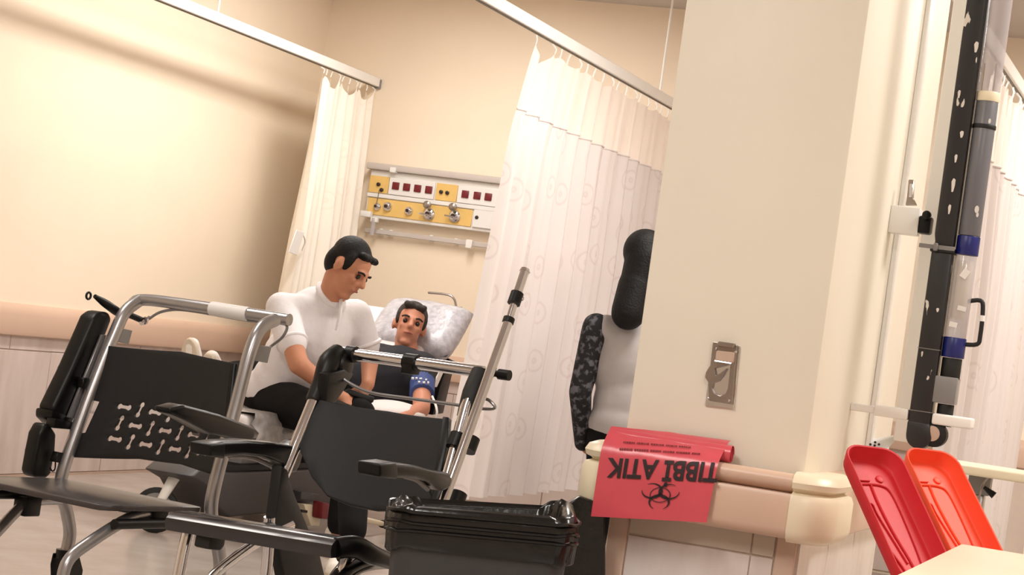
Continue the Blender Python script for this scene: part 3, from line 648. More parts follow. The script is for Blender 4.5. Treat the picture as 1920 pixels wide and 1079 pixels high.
# ================================================================== people
def head_caps(c, R):
    r, f, u = R.col[0], R.col[1], R.col[2]; E_ = lambda a, b, d: c+r*a+f*b+u*d
    q = [('e', E_(0, -.012, .03), (.074, .094, .088), R), ('e', E_(0, .026, -.04), (.057, .068, .075), R), ('e', E_(0, .083, .022), (.048, .013, .011), R),
         ('c', E_(0, .09, .012), .009, E_(0, .108, -.022), .0135), ('e', E_(0, .088, -.056), (.024, .012, .009), R), ('e', E_(0, .066, -.098), (.028, .024, .02), R)]
    for s in (-1, 1): q += [('e', E_(s*.077, -.005, -.006), (.011, .022, .032), R), ('e', E_(s*.036, .07, -.02), (.02, .016, .018), R), ('c', E_(s*.01, .094, -.026), .008, E_(s*.012, .09, -.028), .008)]
    return q
def face(c, R, o, brow):
    r, f, u = R.col[0], R.col[1], R.col[2]; E_ = lambda a, b, d: c+r*a+f*b+u*d
    for s in (-1, 1):
        mk('eye', 'eye_dark', o, lathe, E_(s*.032, .078, .002), f, [(0, .011), (.006, .0105), (.010, .006), (.0115, .001)], 12)
        mk('eyebrow', brow, o, tube, [E_(s*.016, .094, .022), E_(s*.034, .092, .027), E_(s*.052, .08, .02)], .0045, 8, smooth=3)
    mk('lips', 'lip', o, tube, [E_(-.022, .092, -.057), E_(0, .1, -.055), E_(.022, .092, -.057)], [.002, .0055, .002], 8, smooth=4)
def hand_caps(wr, d, n, side, curl=.5, s=1.0):
    """wrist, finger direction, palm normal, +1/-1 thumb side; five separate, bent fingers"""
    d = V(d).normalized(); n = V(n); n = (n-d*n.dot(d)).normalized(); x = d.cross(n)
    q = [('c', wr, .026*s, wr+d*.03*s, .028*s)]
    for k, (o, L) in enumerate(((-.032, .068), (-.011, .078), (.011, .074), (.032, .058))):
        k0 = wr+d*.085*s+x*o*s; q.append(('c', wr+d*.02*s+x*o*.6*s, .014*s, k0, .0115*s))
        a1 = curl*.6; a2 = curl*1.6; m1 = k0+(d*math.cos(a1)+n*math.sin(a1))*L*.5*s; m2 = m1+(d*math.cos(a2)+n*math.sin(a2))*L*.5*s
        q += [('c', k0, .0098*s, m1, .0088*s), ('c', m1, .0088*s, m2, .0072*s)]
    t0 = wr+d*.025*s+x*side*.022*s; t1 = t0+(d*.6+x*side*.75+n*.35).normalized()*.04*s; t2 = t1+(d*.8+x*side*.2+n*.6).normalized()*.034*s
    q += [('c', t0, .014*s, t1, .0115*s), ('c', t1, .0105*s, t2, .0085*s)]
    return q
def shoe(name, heel, toe, parent, m='shoe_white', upv=(0, 0, 1), ankle=.05):
    heel, toe, upv = V(heel), V(toe), V(upv).normalized(); d = (toe-heel).normalized(); R = frame(d, upv); u = R.col[2]; L = (toe-heel).length
    o = blob(name, [('c', heel+u*.035+d*.03, .038, heel+u*.03+d*L*.6, .04), ('c', heel+u*.03+d*L*.6, .042, toe+u*.022-d*.04, .034), ('c', heel+u*.04+d*.04, .04, heel+u*.085+d*.06, .042)], m, parent, .007, 2)
    bm = B(); pts = []
    for k in range(24):
        a = 2*math.pi*k/24; pts.append(heel+d*(L/2+L/2*math.cos(a)*1.0)+R.col[0]*(.043*math.sin(a)*(1+.12*math.cos(a)))+u*.004)
    prism(bm, pts, u*.022, .003, 1); part('sole', bm, 'shoe_sole', o)
    return o
cr, cf = right, V((fwd.x, fwd.y, 0)).normalized()       # picture right, away from the viewer
Zu = V((0, 0, 1))
# ---- man in white seated on the stretcher's edge
hip = atz(527, 752, 9.22); foot = on(640, 1062, 2, .03)
mn = thing('person', 'seated man in a white polo shirt and black trousers bending over the stretcher', 'person', V((foot.x, foot.y, 0)))
chest = atz(588, 622, 9.10); nck = atz(621, 556, 9.04); hd = atz(654, 503, 8.98)
Rh = frame(cr*.72-cf*.42-Zu*.46, Zu+cr*.35)
sl, el, wl_ = atz(528, 578, 8.98), atz(560, 684, 8.80), atz(634, 742, 8.86)
sr, er, wr_ = atz(668, 590, 9.18), atz(694, 668, 9.20), atz(690, 722, 9.02)
kl, kr = atz(665, 800, 8.5), atz(672, 778, 8.9); al, ar_ = V((foot.x-.0, foot.y+.06, .1)), V((foot.x-.24, foot.y+.5, .1))
hipl, hipr = hip-cf*.08+cr*.04, hip+cf*.10+cr*.06
body = head_caps(hd, Rh)+[('c', hd-Rh.col[2]*.06-Rh.col[1]*.02, .055, nck-Zu*.03, .062), ('e', chest-Zu*.03, (.1, .08, .15), None), ('c', chest-Zu*.05, .09, hip+Zu*.03, .11),
    ('c', sl, .05, el, .044), ('c', el, .042, wl_, .028), ('c', sr, .05, er, .044), ('c', er, .042, wr_, .028), ('c', hipl, .08, kl, .055), ('c', kl, .052, al, .036), ('c', hipr, .08, kr, .055), ('c', kr, .052, ar_, .036)]
body += hand_caps(wl_, cr*.8-Zu*.3+cf*.3, cf*.5-Zu*.8, -1, .7)+hand_caps(wr_, -Zu*.9-cr*.45, -cf*.3+cr*-.8, 1, .55)
bo = blob('body', body, 'skin_tan', mn, .0075, 3)
face(hd, Rh, bo, 'hair_black')
blob('hair', [('e', hd+Rh.col[2]*.05-Rh.col[1]*.026, (.079, .09, .082), Rh), ('e', hd+Rh.col[2]*.0-Rh.col[1]*.06, (.074, .055, .075), Rh)]+[('e', hd+Rh.col[0]*.064*q+Rh.col[1]*.018+Rh.col[2]*.03, (.016, .022, .045), Rh) for q in (-1, 1)]+[('e', hd+Rh.col[0]*a+Rh.col[1]*.053+Rh.col[2]*.086, (.02, .022, .016), Rh) for a in (-.045, -.015, .018, .045)], 'hair_black', bo, .007, 2)
tp = (chest-hip).normalized()
shirt = blob('polo_shirt', [('e', chest+Zu*.0, (.175, .135, .19), frame(-cf*.8+cr*.5, tp)), ('e', chest-tp*.15, (.17, .14, .17), frame(-cf*.8+cr*.5, tp)), ('e', hip+tp*.1, (.17, .15, .14), frame(-cf*.8+cr*.5, tp)), ('c', sl-cr*-.01, .068, sr, .066), ('c', chest+Zu*.1, .1, nck-Zu*.03, .07),
    ('c', sl, .07, sl+(el-sl)*.62, .066), ('c', sr, .068, sr+(er-sr)*.72, .062), ('e', hip+tp*.05-cr*.04, (.15, .14, .11), None)], 'shirt_white', mn, .011, 4)
bm = B(); nd = (hd-nck).normalized(); ring(bm, nck-nd*.0, nd+cr*.25, .068, .014, 22, 8); part('collar', bm, 'shirt_white', shirt)
bm = B(); pk = [nck-nd*.01+cr*.05-cf*.055, nck-Zu*.07+cr*.055-cf*.085, nck-Zu*.14+cr*.05-cf*.09]; tube(bm, pk, .008, 8, smooth=3); part('placket', bm, 'shirt_white', shirt)
for p, d in ((sl+(el-sl)*.62, el-sl), (sr+(er-sr)*.72, er-sr)):
    bm = B(); ring(bm, p, d, .061, .009, 22, 8); part('sleeve_hem', bm, 'shirt_white', shirt)
blob('trousers', [('e', hip-Zu*.02, (.165, .16, .115), frame(-cf*.8+cr*.5, Zu)), ('c', hipl-cr*.05, .105, kl, .075), ('c', kl, .075, al+Zu*.06, .055), ('c', hipr, .105, kr, .075), ('c', kr, .075, ar_+Zu*.03, .055), ('e', hip+cr*.05+Zu*.0-cf*.1, (.14, .13, .1), None)], 'trousers_black', mn, .012, 4)
shoe('shoe', V((foot.x-.05, foot.y+.12, 0)), V((foot.x+.03, foot.y-.14, 0)), mn)
shoe('shoe', V((foot.x-.3, foot.y+.58, 0)), V((foot.x-.17, foot.y+.36, 0)), mn)
# black folded case in his hands
bm = B(); hc = atz(672, 744, 8.93); box(bm, (-.06, -.04, -.012), (.06, .04, .012), .004, 2, R=frame(cr*.3-cf+Zu*.2, Zu+cr*.2), org=hc)
tag(part('folded_case', bm, 'black_plastic', None, origin=hc), 'small black folded case held in the seated man\'s hands', 'case')
# ---- reclining patient
hp = V((-4.15, 9.3, .62)); hd = atz(768, 612, 10.5); Rh = frame(-cf*.86+cr*.1-Zu*.05+V((0, 0, .25)), Zu+cr*.12+cf*.45)
pt_ = thing('person', 'reclining patient in dark clothes with a blue arm cuff and white shoes', 'person', V((hp.x, hp.y, .5)))
ch_ = atz(748, 706, 10.36); nk = atz(764, 664, 10.44)
sA, eA, wA = atz(793, 690, 10.32), atz(790, 768, 10.02), atz(742, 792, 9.75)
sB, eB, wB = atz(702, 672, 10.5), atz(690, 760, 10.3), atz(720, 790, 9.9)
an1, an2 = V((-4.47, 8.60, .57)), V((-4.27, 8.52, .57))
kn1, kn2 = V((-4.36, 8.95, .62)), V((-4.18, 8.92, .62))
body = head_caps(hd, Rh)+[('c', hd-Rh.col[2]*.06-Rh.col[1]*.02, .055, nk-Zu*.04, .06), ('c', ch_, .13, hp, .13), ('e', ch_, (.16, .1, .14), None), ('c', sA, .05, eA, .042), ('c', eA, .04, wA, .028), ('c', sB, .05, eB, .042), ('c', eB, .04, wB, .028),
    ('c', hp+V((-.09, 0, 0)), .08, kn1, .06), ('c', kn1, .055, an1, .036), ('c', hp+V((.08, 0, 0)), .08, kn2, .06), ('c', kn2, .055, an2, .036)]
body += hand_caps(wA, -cr*.8-Zu*.2-cf*.3, -Zu, 1, .4)+hand_caps(wB, cr*.6-cf*.6, -Zu, -1, .4)
bo = blob('body', body, 'skin_ruddy', pt_, .0085, 3)
face(hd, Rh, bo, 'hair_brown')
blob('hair', [('e', hd+Rh.col[2]*.053-Rh.col[1]*.024, (.08, .088, .082), Rh)]+[('e', hd+Rh.col[0]*.064*q+Rh.col[1]*.016+Rh.col[2]*.03, (.016, .022, .042), Rh) for q in (-1, 1)]+[('e', hd+Rh.col[0]*a+Rh.col[1]*.062+Rh.col[2]*.09, (.018, .018, .02), Rh) for a in (-.04, -.012, .022, .044)], 'hair_brown', bo, .008, 2)
blob('shirt', [('e', ch_, (.18, .125, .15), None), ('c', ch_+Zu*.04, .12, nk-Zu*.05, .09), ('c', ch_, .15, hp, .15), ('c', sA, .07, sA+(eA-sA)*.35, .064), ('c', sB, .07, eB, .06), ('c', sB, .08, sA, .08)], 'shirt_navy', pt_, .012, 4)
blob('trousers', [('c', hp+V((-.09, 0, 0)), .1, kn1, .075), ('c', kn1, .072, an1+V((0, .06, .01)), .055), ('c', hp+V((.08, 0, 0)), .1, kn2, .075), ('c', kn2, .072, an2+V((0, .06, .01)), .055)], 'trousers_black', pt_, .012, 4)
cu0, cu1 = sA+(eA-sA)*.22, sA+(eA-sA)*.66
bm = B(); lathe(bm, cu0, cu1-cu0, [(0, .055), (.004, .062), ((cu1-cu0).length-.004, .06), ((cu1-cu0).length, .053)], 24); cf_ = part('pressure_cuff', bm, 'cuff_blue', pt_)
tag(cf_, 'blue blood pressure cuff with white lettering')
for k, (px, py, w_) in enumerate(((775, 706, .012), (782, 706, .009), (790, 707, .013), (800, 709, .008), (787, 713, .010), (796, 714, .012), (804, 714, .008))):
    bm = B(); axc = (cu0-cu1).normalized(); nc = (cf-axc*cf.dot(axc)).normalized(); o_ = on_plane(px-1, py+4, (cu0+cu1)/2-nc*.0615, nc); box(bm, (-w_/2, -.004, -.004), (w_/2, .004, .004), 0, R=frame(nc, axc), org=o_); part('cuff_mark', bm, 'label_white', cf_)
bm = B(); tube(bm, [cu1+cr*.05-cf*.02, eA+cr*.075-cf*.02, eA+cr*.07-Zu*.1], .006, 8, smooth=4); part('cuff_hose', bm, 'label_white', cf_)
t1, t2 = on(372, 618, 0, -4.45), on(412, 648, 0, -4.27)
shoe('shoe', V((-4.47, t1.y, .535)), V((-4.46, t1.y-.05, .765)), pt_, upv=(0, -1, 0)) if False else None
for tp_, x, tilt in ((t1, -4.45, .03), (t2, -4.27, .16)):
    hl = V((x+.01, tp_.y-.02, .53)); d = V((tilt*.3, -.06-tilt, .24)).normalized(); shoe('shoe', hl, hl+d*.245, pt_, upv=V((0, 1, .2)))
# sheet over the lap
blob('lap_sheet', [('e', atz(735, 775, 9.98), (.16, .2, .06), None), ('e', atz(756, 775, 10.05), (.08, .12, .045), None)], 'mattress_white', st, .012, 4)
# ---- standing person behind the pillar
z0 = 9.15; bs = atz(1200, 700, z0)
ps = thing('person', 'standing person with long black hair half hidden behind the pillar', 'person', V((bs.x, bs.y, 0)))
hd = atz(1207, 486, z0); Rh = frame(cf*.75+cr*.6, Zu)
shl, shr = atz(1118, 614, z0-.02), atz(1276, 640, z0+.05); ell, elr = atz(1088, 735, z0-.05), atz(1268, 760, z0); wll, wlr = atz(1092, 832, z0+.08), atz(1262, 860, z0+.1)
chs = atz(1180, 680, z0); hps = V((atz(1170, 810, z0).x, bs.y, atz(1170, 810, z0).z)); f1, f2 = V((hps.x-.07, hps.y, .05)), V((hps.x+.12, hps.y+.04, .05))
body = head_caps(hd, Rh)+[('c', hd-Zu*.05, .05, hd-Zu*.17, .055), ('e', chs, (.1, .07, .15), frame(cf, Zu)), ('c', chs, .08, hps, .09), ('c', shl, .045, ell, .038), ('c', ell, .036, wll, .025), ('c', shr, .045, elr, .038), ('c', elr, .036, wlr, .025),
    ('c', V((f1.x, f1.y, hps.z)), .08, V((f1.x, f1.y, .42)), .055), ('c', V((f1.x, f1.y, .42)), .052, f1, .036), ('c', V((f2.x, f2.y, hps.z)), .08, V((f2.x, f2.y, .42)), .055), ('c', V((f2.x, f2.y, .42)), .052, f2, .036)]
body += hand_caps(wll, -Zu*.4+cr+cf*.3, -cf, -1, .3)+hand_caps(wlr, -Zu, -cr, 1, .3)
bo = blob('body', body, 'skin_tan', ps, .009, 3)
face(hd, Rh, bo, 'hair_black')
blob('hair', [('e', hd+Zu*.03-cf*.03, (.092, .105, .1), Rh), ('c', hd-cf*.06, .085, hd-cf*.085-Zu*.13-cr*.02, .075), ('c', hd-cf*.085-Zu*.12-cr*.02, .08, hd-cf*.12-Zu*.24-cr*.04, .075)], 'hair_black', bo, .01, 3)
blob('top', [('e', chs, (.165, .115, .2), frame(cf, Zu)), ('e', hps+Zu*.12, (.155, .125, .2), frame(cf, Zu)), ('e', hps+Zu*.03, (.165, .138, .12), frame(cf, Zu)), ('c', shl+cr*.04, .062, shr-cr*.04, .062)], 'top_grey', ps, .012, 4)
for a, b, c in ((shl, ell, wll), (shr, elr, wlr)): blob('sleeve', [('c', a, .062, b, .05), ('c', b, .05, c, .036)], 'sleeve_speckle', ps, .01, 3)
blob('trousers', [('e', hps-Zu*.02, (.16, .125, .13), frame(cf, Zu)), ('c', V((f1.x, f1.y, hps.z-.05)), .095, V((f1.x, f1.y, .42)), .07), ('c', V((f1.x, f1.y, .42)), .07, f1+Zu*.04, .055), ('c', V((f2.x, f2.y, hps.z-.05)), .095, V((f2.x, f2.y, .42)), .07), ('c', V((f2.x, f2.y, .42)), .07, f2+Zu*.04, .055)], 'trousers_black', ps, .012, 4)
for f_ in (f1, f2): shoe('shoe', V((f_.x, f_.y-.08, 0)), V((f_.x, f_.y+.17, 0)), ps, 'black_rubber')
# ================================================================== bed head unit on the back wall
YH = 11.225
def hz(px, py): return on(px, py, 1, YH)
def cz(cx, cy): return hz(660+cx/4.904, 280+cy/4.904)
hx0, hx1 = hz(690, 360).x, -3.35
zt_, z1, z2, z3, z4, zb_ = [hz(692, y).z for y in (317, 328, 361, 369, 402, 408)]
hw = thing('bed_head_unit', 'yellow and white medical gas and socket panel on the back wall', 'wall panel', (hx0, YB, zb_))
mk('housing', 'white_metal', hw, box, (hx0, YH, zb_), (hx1, YB, zt_), .006, 2)
mk('lamp_ledge', 'ceiling_paint', hw, box, (hx0-.02, YH-.035, zt_), (hx1, YB, hz(694, 305).z), .008, 2)
mk('ledge_clip', 'label_white', hw, box, (cz(370, 210).x, YH-.045, zt_-.008), (cz(425, 210).x, YH-.0, zt_+.022), .003, 1)
mk('divider', 'label_white', hw, box, (hx0, YH-.012, z3), (hx1, YH, z2), .003, 1)
xs = [cz(c, 300).x for c in (165, 345, 352, 778, 786, 985, 992)]
mk('yellow_plate', 'panel_yellow', hw, box, (xs[0], YH-.006, z2+.003), (xs[1], YH, z1), .002, 1)
mk('yellow_plate', 'panel_yellow', hw, box, (xs[4], YH-.006, z2+.003), (xs[5], YH, z1), .002, 1)
mk('yellow_plate', 'panel_yellow', hw, box, (hx0+.01, YH-.006, z4), (cz(1110, 600).x, YH, z3-.003), .002, 1)
mk('end_plate', 'label_white', hw, box, (cz(1125, 600).x, YH-.014, z4), (hx1, YH, z3), .003, 1)
for x0, x1, reds in ((xs[2], xs[3], ((412, 343), (512, 355), (613, 365), (715, 377))), (xs[6], xs[6]+.30, ((1050, 418), (1160, 430), (1262, 442)))):
    sp = mk('socket_plate', 'label_white', hw, box, (x0, YH-.014, z2+.002), (x1, YH, z1+.002), .003, 1)
    for cx, cy in reds:
        p = cz(cx, cy); zc = (z1+z2)/2+.004; bm = B()
        box(bm, (p.x-.021, YH-.022, zc-.021), (p.x+.021, YH-.012, zc+.021), .003, 2); so = part('red_socket', bm, 'socket_red', sp)
for cx, cy in ((250, 325), (278, 376), (825, 395), (882, 403), (1155, 630)):
    p = cz(cx, cy); mk('round_socket', 'socket_dark', hw, lathe, (p.x, YH-.0, p.z), (0, -1, 0), [(0, .011), (.016, .011), (.018, .007), (.0185, .004)], 16)
for cx, cy, r in ((240, 530, .022), (335, 530, .027), (530, 570, .025), (715, 600, .034), (950, 620, .034)):
    p = cz(cx, cy); o = mk('gas_outlet', 'chrome', hw, lathe, (p.x, YH-.004, p.z), (0, -1, 0), [(0, r), (.012, r), (.018, r*.85), (.02, r*.55), (.034, r*.5), (.036, r*.2)], 24)
    mk('outlet_core', 'socket_dark', o, lathe, (p.x, YH-.038, p.z), (0, -1, 0), [(0, r*.4), (.006, r*.38), (.007, .002)], 16)
    if r > .03:
        k = p+V((-.006, -.05, .05)); mk('outlet_knob', 'steel', o, lathe, k-V((0, -.02, 0)), (0, -1, 0), [(0, .012), (.006, .022), (.024, .022), (.03, .014)], 18)
        mk('outlet_arm', 'chrome', o, tube, [p+V((-.05, -.04, -.002)), p+V((.0, -.042, -.006)), p+V((.03, -.04, -.01))], .006, 8)
p = cz(240, 560)
mk('flow_meter', 'label_white', hw, box, (cz(195, 0).x, YH-.06, cz(240, 640).z), (cz(292, 0).x, YH-.02, cz(240, 585).z), .005, 2)
mk('flow_tube', 'clear_plastic', hw, tube, [V((p.x, YH-.04, cz(240, 800).z)), V((p.x, YH-.04, cz(240, 640).z))], .014, 14)
mk('flow_valve', 'label_white', hw, box, (cz(292, 0).x, YH-.05, cz(325, 690).z), (cz(355, 0).x, YH-.02, cz(325, 645).z), .004, 2)
mk('flow_wire', 'rail_seam', hw, tube, [cz(262, 380)-V((0, .02, 0)), cz(258, 440)-V((0, .03, 0)), cz(240, 520)-V((0, .03, 0))], .0025, 6, smooth=4)
er = thing('equipment_rail', 'steel equipment rail below the yellow wall panel', 'wall rail', (hx0, YB, cz(340, 790).z))
zr = (cz(340, 775).z+cz(1080, 858).z)/2
mk('bar', 'ceiling_paint', er, box, (hx0, YB-.05, zr-.014), (hx1, YB-.035, zr+.014), .003, 1)
for cx in (230, 320, 700, 935):
    x = cz(cx, 810).x; mk('bracket', 'white_metal', er, box, (x-.01, YB-.036, zr-.02), (x+.01, YB, zr+.02), .003, 1)
mk('hook', 'white_metal', er, box, (cz(1040, 860).x, YB-.07, zr-.03), (cz(1100, 860).x, YB-.05, zr+.02), .004, 1)
# ================================================================== waste bin with black bag
al_ = math.radians(22); e1 = V((math.cos(al_), math.sin(al_), 0)); e2 = V((-math.sin(al_), math.cos(al_), 0)); b0 = atz(739, 975, 4.34); b0.z = 0
bw, bd, bh = .365, .22, .596
wbn = thing('waste_bin', 'black waste bin lined with a shiny black bag beside the pillar', 'waste bin', b0+e1*bw/2+e2*bd/2)
def binw(x, y, z): return b0+e1*x+e2*y+V((0, 0, z))
bm = B(); rings_ = []
for z, g_ in ((0, -.03), (.02, -.028), (.52, -.002), (bh, 0), (bh, -.014), (.05, -.04)):
    rings_.append([bm.verts.new(binw(x, y, z)) for x, y in rrect(-g_, -g_, bw+g_, bd+g_, .045, 5)])
for A, D in zip(rings_, rings_[1:]):
    n = len(A)
    for i in range(n): bm.faces.new((A[i], A[(i+1) % n], D[(i+1) % n], D[i]))
bm.faces.new(rings_[0][::-1]); bm.faces.new(rings_[-1]); part('bin_body', bm, 'bin_body', wbn)
bm = B(); rings_ = []; NB = 72
base = rrect(0, 0, bw, bd, .05, 17)
for k, (z, g_) in enumerate(((bh-.075, .006), (bh-.07, .012), (bh-.05, .014), (bh-.03, .016), (bh-.01, .015), (bh+.012, .008), (bh+.018, -.004), (bh+.005, -.018), (bh-.05, -.026), (bh-.12, -.05), (bh-.2, -.1))):
    row = []
    for i, (x, y) in enumerate(base):
        d = V((x-bw/2, y-bd/2)).normalized(); n_ = noise.noise(V((i*.16, k*.9, 3)))*.006+noise.noise(V((i*.5, k*.4, 8)))*.004
        zz = z+(noise.noise(V((i*.09, 2, 5)))*.012 if k in (0, 1) else noise.noise(V((i*.2, 6, 1)))*.008)
        lift = max(0, (x-bw*.82)/bw)*max(0, y/bd)*.14+.02*x/bw if 1 < k < 9 else .012*x/bw
        row.append(bm.verts.new(binw(x+d.x*(g_+n_), y+d.y*(g_+n_), zz+lift)))
    rings_.append(row)
for A, D in zip(rings_, rings_[1:]):
    n = len(A)
    for i in range(n): bm.faces.new((A[i], A[(i+1) % n], D[(i+1) % n], D[i]))
bm.faces.new(rings_[-1]); bg = part('bin_bag', bm, 'bag_black', wbn, 3)
for k, zz in enumerate((.0, -.022, -.04)):
    bm = B(); tube(bm, [binw(x+(x-bw/2)*.085, y+(y-bd/2)*.1, bh+.006+zz+.018*x/bw+.005*noise.noise(V((i*.12, k*3, 2)))) for i, (x, y) in enumerate(base)], .0042, 6, closed=True); part('bag_fold', bm, 'bag_black', bg)
bm = B(); prism(bm, [atz(x, y, 4.66) for x, y in ((1040, 962), (1062, 944), (1086, 930), (1112, 938), (1134, 962), (1134, 1090), (1046, 1090))], cf*.06, .004, 1); part('bag_flap', bm, 'bag_black', wbn)
# ================================================================== red bag roll on the pillar rail
rx0, rx1 = -1.308, -1.052
rb = thing('medical_waste_bag', 'red medical waste bag with black print draped over the pillar rail', 'bag', ((rx0+rx1)/2, PY0-.05, .78))
SP = [V((0, PY0-.012, .826)), V((0, PY0-.03, .822)), V((0, PY0-.052, .806)), V((0, PY0-.074, .788)), V((0, PY0-.086, .772)), V((0, PY0-.091, .75)), V((0, PY0-.0935, .72)), V((0, PY0-.095, .69)), V((0, PY0-.096, .645)), V((0, PY0-.096, .615)), V((0, PY0-.096, .585))]
SPc = catmull(SP, 6); SL = [0]
for a, b in zip(SPc, SPc[1:]): SL.append(SL[-1]+(b-a).length)
SLE = SL[-1]-.062
KS = .11
def sheet_at(x, s, off=0, shear=True):
    if shear: s = s+KS*((rx0+rx1)/2-x)+.012
    s = max(0, min(SL[-1]-1e-6, s)); i = max(k for k in range(len(SL)-1) if SL[k] <= s); t = (s-SL[i])/(SL[i+1]-SL[i])
    p = SPc[i].lerp(SPc[i+1], t); tn = (SPc[i+1]-SPc[i]).normalized(); nn = V((0, tn.z, -tn.y)); nn = nn if nn.y < 0 or nn.z > .5 else -nn
    return V((x, p.y, p.z))+nn*off
bm = B(); g = []
for i in range(25):
    x = rx0+(rx1-rx0)*i/24; row = []
    for j in range(41):
        s = SLE*j/40; wv = .0015*noise.noise(V((x*25, s*20, 0))); row.append(bm.verts.new(sheet_at(x-.06*0+(.008*(1-j/40) if i == 24 else 0), s, wv)))
    g.append(row)
for i in range(24):
    for j in range(40): bm.faces.new((g[i][j], g[i+1][j], g[i+1][j+1], g[i][j+1]))
part('bag_sheet', bm, 'red_film', rb, 3)
bm = B(); sp = []
for k in range(70):
    a = k*.32; r = .021-.00022*k*1.15; sp.append((PY0-.035+r*math.cos(a), .797+r*math.sin(a)))
va = [bm.verts.new((rx0+.004, y, z)) for y, z in sp]; vb = [bm.verts.new((rx1+.02, y, z)) for y, z in sp]
for i in range(69): bm.faces.new((va[i], va[i+1], vb[i+1], vb[i]))
part('bag_roll', bm, 'red_film', rb, 3)
def print_on(me, x0, s0, name, m, flip=True):
    """lay flat print (x right, y up) on the sheet, turned upside down as it hangs; y grows towards larger s"""
    bm = B(); bm.from_mesh(me); bpy.data.meshes.remove(me)
    ys = [v.co.y for v in bm.verts]
    for k in range(16): bmesh.ops.bisect_plane(bm, geom=bm.verts[:]+bm.edges[:]+bm.faces[:], plane_co=(0, min(ys)+(max(ys)-min(ys))*(k+.5)/12, 0), plane_no=(0, 1, 0))
    for v in bm.verts: v.co = sheet_at(x0-v.co.x, s0+v.co.y, .0026)
    return part(name, bm, m, rb, 3)
def s_of(px, py):          # arc length on the sheet met by a photo point
    best = None
    for k in range(200):
        s = SLE*k/199; p = sheet_at(-1.2, s); r = ray(px, py); q = O+r*((p.y-O.y)/r.y); e = abs(q.z-p.z)
        if best is None or e < best[0]: best = (e, s)
    return best[1]
sa, sb = s_of(1240, 868), s_of(1240, 905)
tm = text_mesh('TIBBİ ATIK', 1.0); xsv = [v.co.x for v in tm.vertices]; ysv = [v.co.y for v in tm.vertices]; wid = max(xsv)-min(xsv); capH = .73
for v in tm.vertices: v.co.x = (v.co.x-(max(xsv)+min(xsv))/2)/wid*.246; v.co.y = v.co.y/capH*(sb-sa)
# upside down: the baseline sits at the top (small s)
print_on(tm, (rx0+rx1)/2+.014, sa, 'lettering', 'print_black')
for sy, n0, x0 in ((s_of(1250, 838), 15, -1.265), (s_of(1250, 850), 17, -1.268)):
    vs, fs = [], []; x = 0; rnd = random.Random(int(sy*1e5))
    for k in range(n0*2):
        w_ = rnd.choice((.0022, .003, .0038, .0045)); vs += [(-x, 0, 0), (-x-w_, 0, 0), (-x-w_, .0048, 0), (-x, .0048, 0)]; fs.append((4*k, 4*k+1, 4*k+2, 4*k+3)); x += w_+.0013+(.003 if k % 6 == 5 else 0)
    me = bpy.data.meshes.new('m'); me.from_pydata(vs, [], fs); print_on(me, x0, sy, 'small_print', 'print_dark_red')
# biohazard mark: three open rings round a small one
def arc_strip(vs, fs, c, R, w0, w1, a0, a1, n=22):
    b = len(vs)
    for k in range(n+1):
        t = k/n; a = a0+(a1-a0)*t; w_ = w0+(w1-w0)*math.sin(math.pi*t)
        for q in (R-w_/2, R+w_/2): vs.append((c[0]+q*math.cos(a), c[1]+q*math.sin(a), 0))
    for k in range(n): fs.append((b+2*k, b+2*k+1, b+2*k+3, b+2*k+2))
vs, fs = [], []; S = .0215
for k in range(3):
    a = math.radians(90+120*k); c = (S*1.05*math.cos(a), S*1.05*math.sin(a)); arc_strip(vs, fs, (c[0], c[1]), S, .001, .0062, a+math.pi-math.radians(152), a+math.pi+math.radians(152))
arc_strip(vs, fs, (0, 0), S*1.02, .0018, .0022, 0, 2*math.pi, 30); arc_strip(vs, fs, (0, 0), .0045, .002, .0026, 0, 2*math.pi, 14)
me = bpy.data.meshes.new('m'); me.from_pydata([(x, y*.72, z) for x, y, z in vs], [], fs); print_on(me, on(1238, 930, 1, PY0-.095).x, s_of(1238, 932), 'biohazard_mark', 'print_black')
# ================================================================== steel bracket on the pillar
def pf(px, py, d=0): return on(px, py, 1, PY0-d)
wp = thing('wall_bracket', 'small steel bottle bracket screwed to the pillar front', 'bracket', pf(1357, 765))
def bp(cx, cy, d=.0): return pf(1290+cx/6.35, 620+cy/6.35, d)
mk('back_plate', 'chrome', wp, prism, [bp(x, y, .003) for x, y in ((300, 150), (625, 190), (545, 935), (205, 895))], (0, .006, 0), .001, 1)
bm = B()
def to2(p): return (p.x, p.z)
ou = [to2(bp(x, y)) for x, y in ((322, 145), (600, 185), (575, 420), (540, 880), (350, 850), (275, 835), (268, 620), (228, 560), (240, 500), (290, 420))]
hl = [to2(bp(x, y)) for x, y in ((330, 450), (530, 400), (515, 560), (497, 700), (470, 760), (400, 785), (330, 755), (303, 690), (312, 625), (380, 600), (430, 540), (470, 470), (400, 520), (345, 545))]
me = plate_mesh(ou, [hl], .008, .0008); bm = B(); bm.from_mesh(me); bpy.data.meshes.remove(me)
for v in bm.verts: x, z, d = v.co; v.co = V((x, PY0-.012+d, z))
part('face_plate', bm, 'steel', wp, .5)
mk('red_block', 'guard_beige', wp, prism, [bp(x, y, .02) for x, y in ((345, 240), (560, 262), (545, 390), (325, 362))], (0, .012, 0), .002, 1)
mk('clip_bar', 'chrome', wp, tube, [bp(320, 365, .028), bp(515, 395, .028)], .0022, 8)
mk('top_clip', 'steel', wp, prism, [bp(x, y, .02) for x, y in ((370, 130), (570, 160), (545, 215), (350, 190))], (0, .02, 0), .002, 1)
for x, y in ((342, 225), (568, 255), (495, 845), (245, 815)): mk('screw', 'chrome', wp, lathe, bp(x, y, .012), (0, -1, 0), [(0, .0035), (.005, .0035), (.008, .002)], 12)
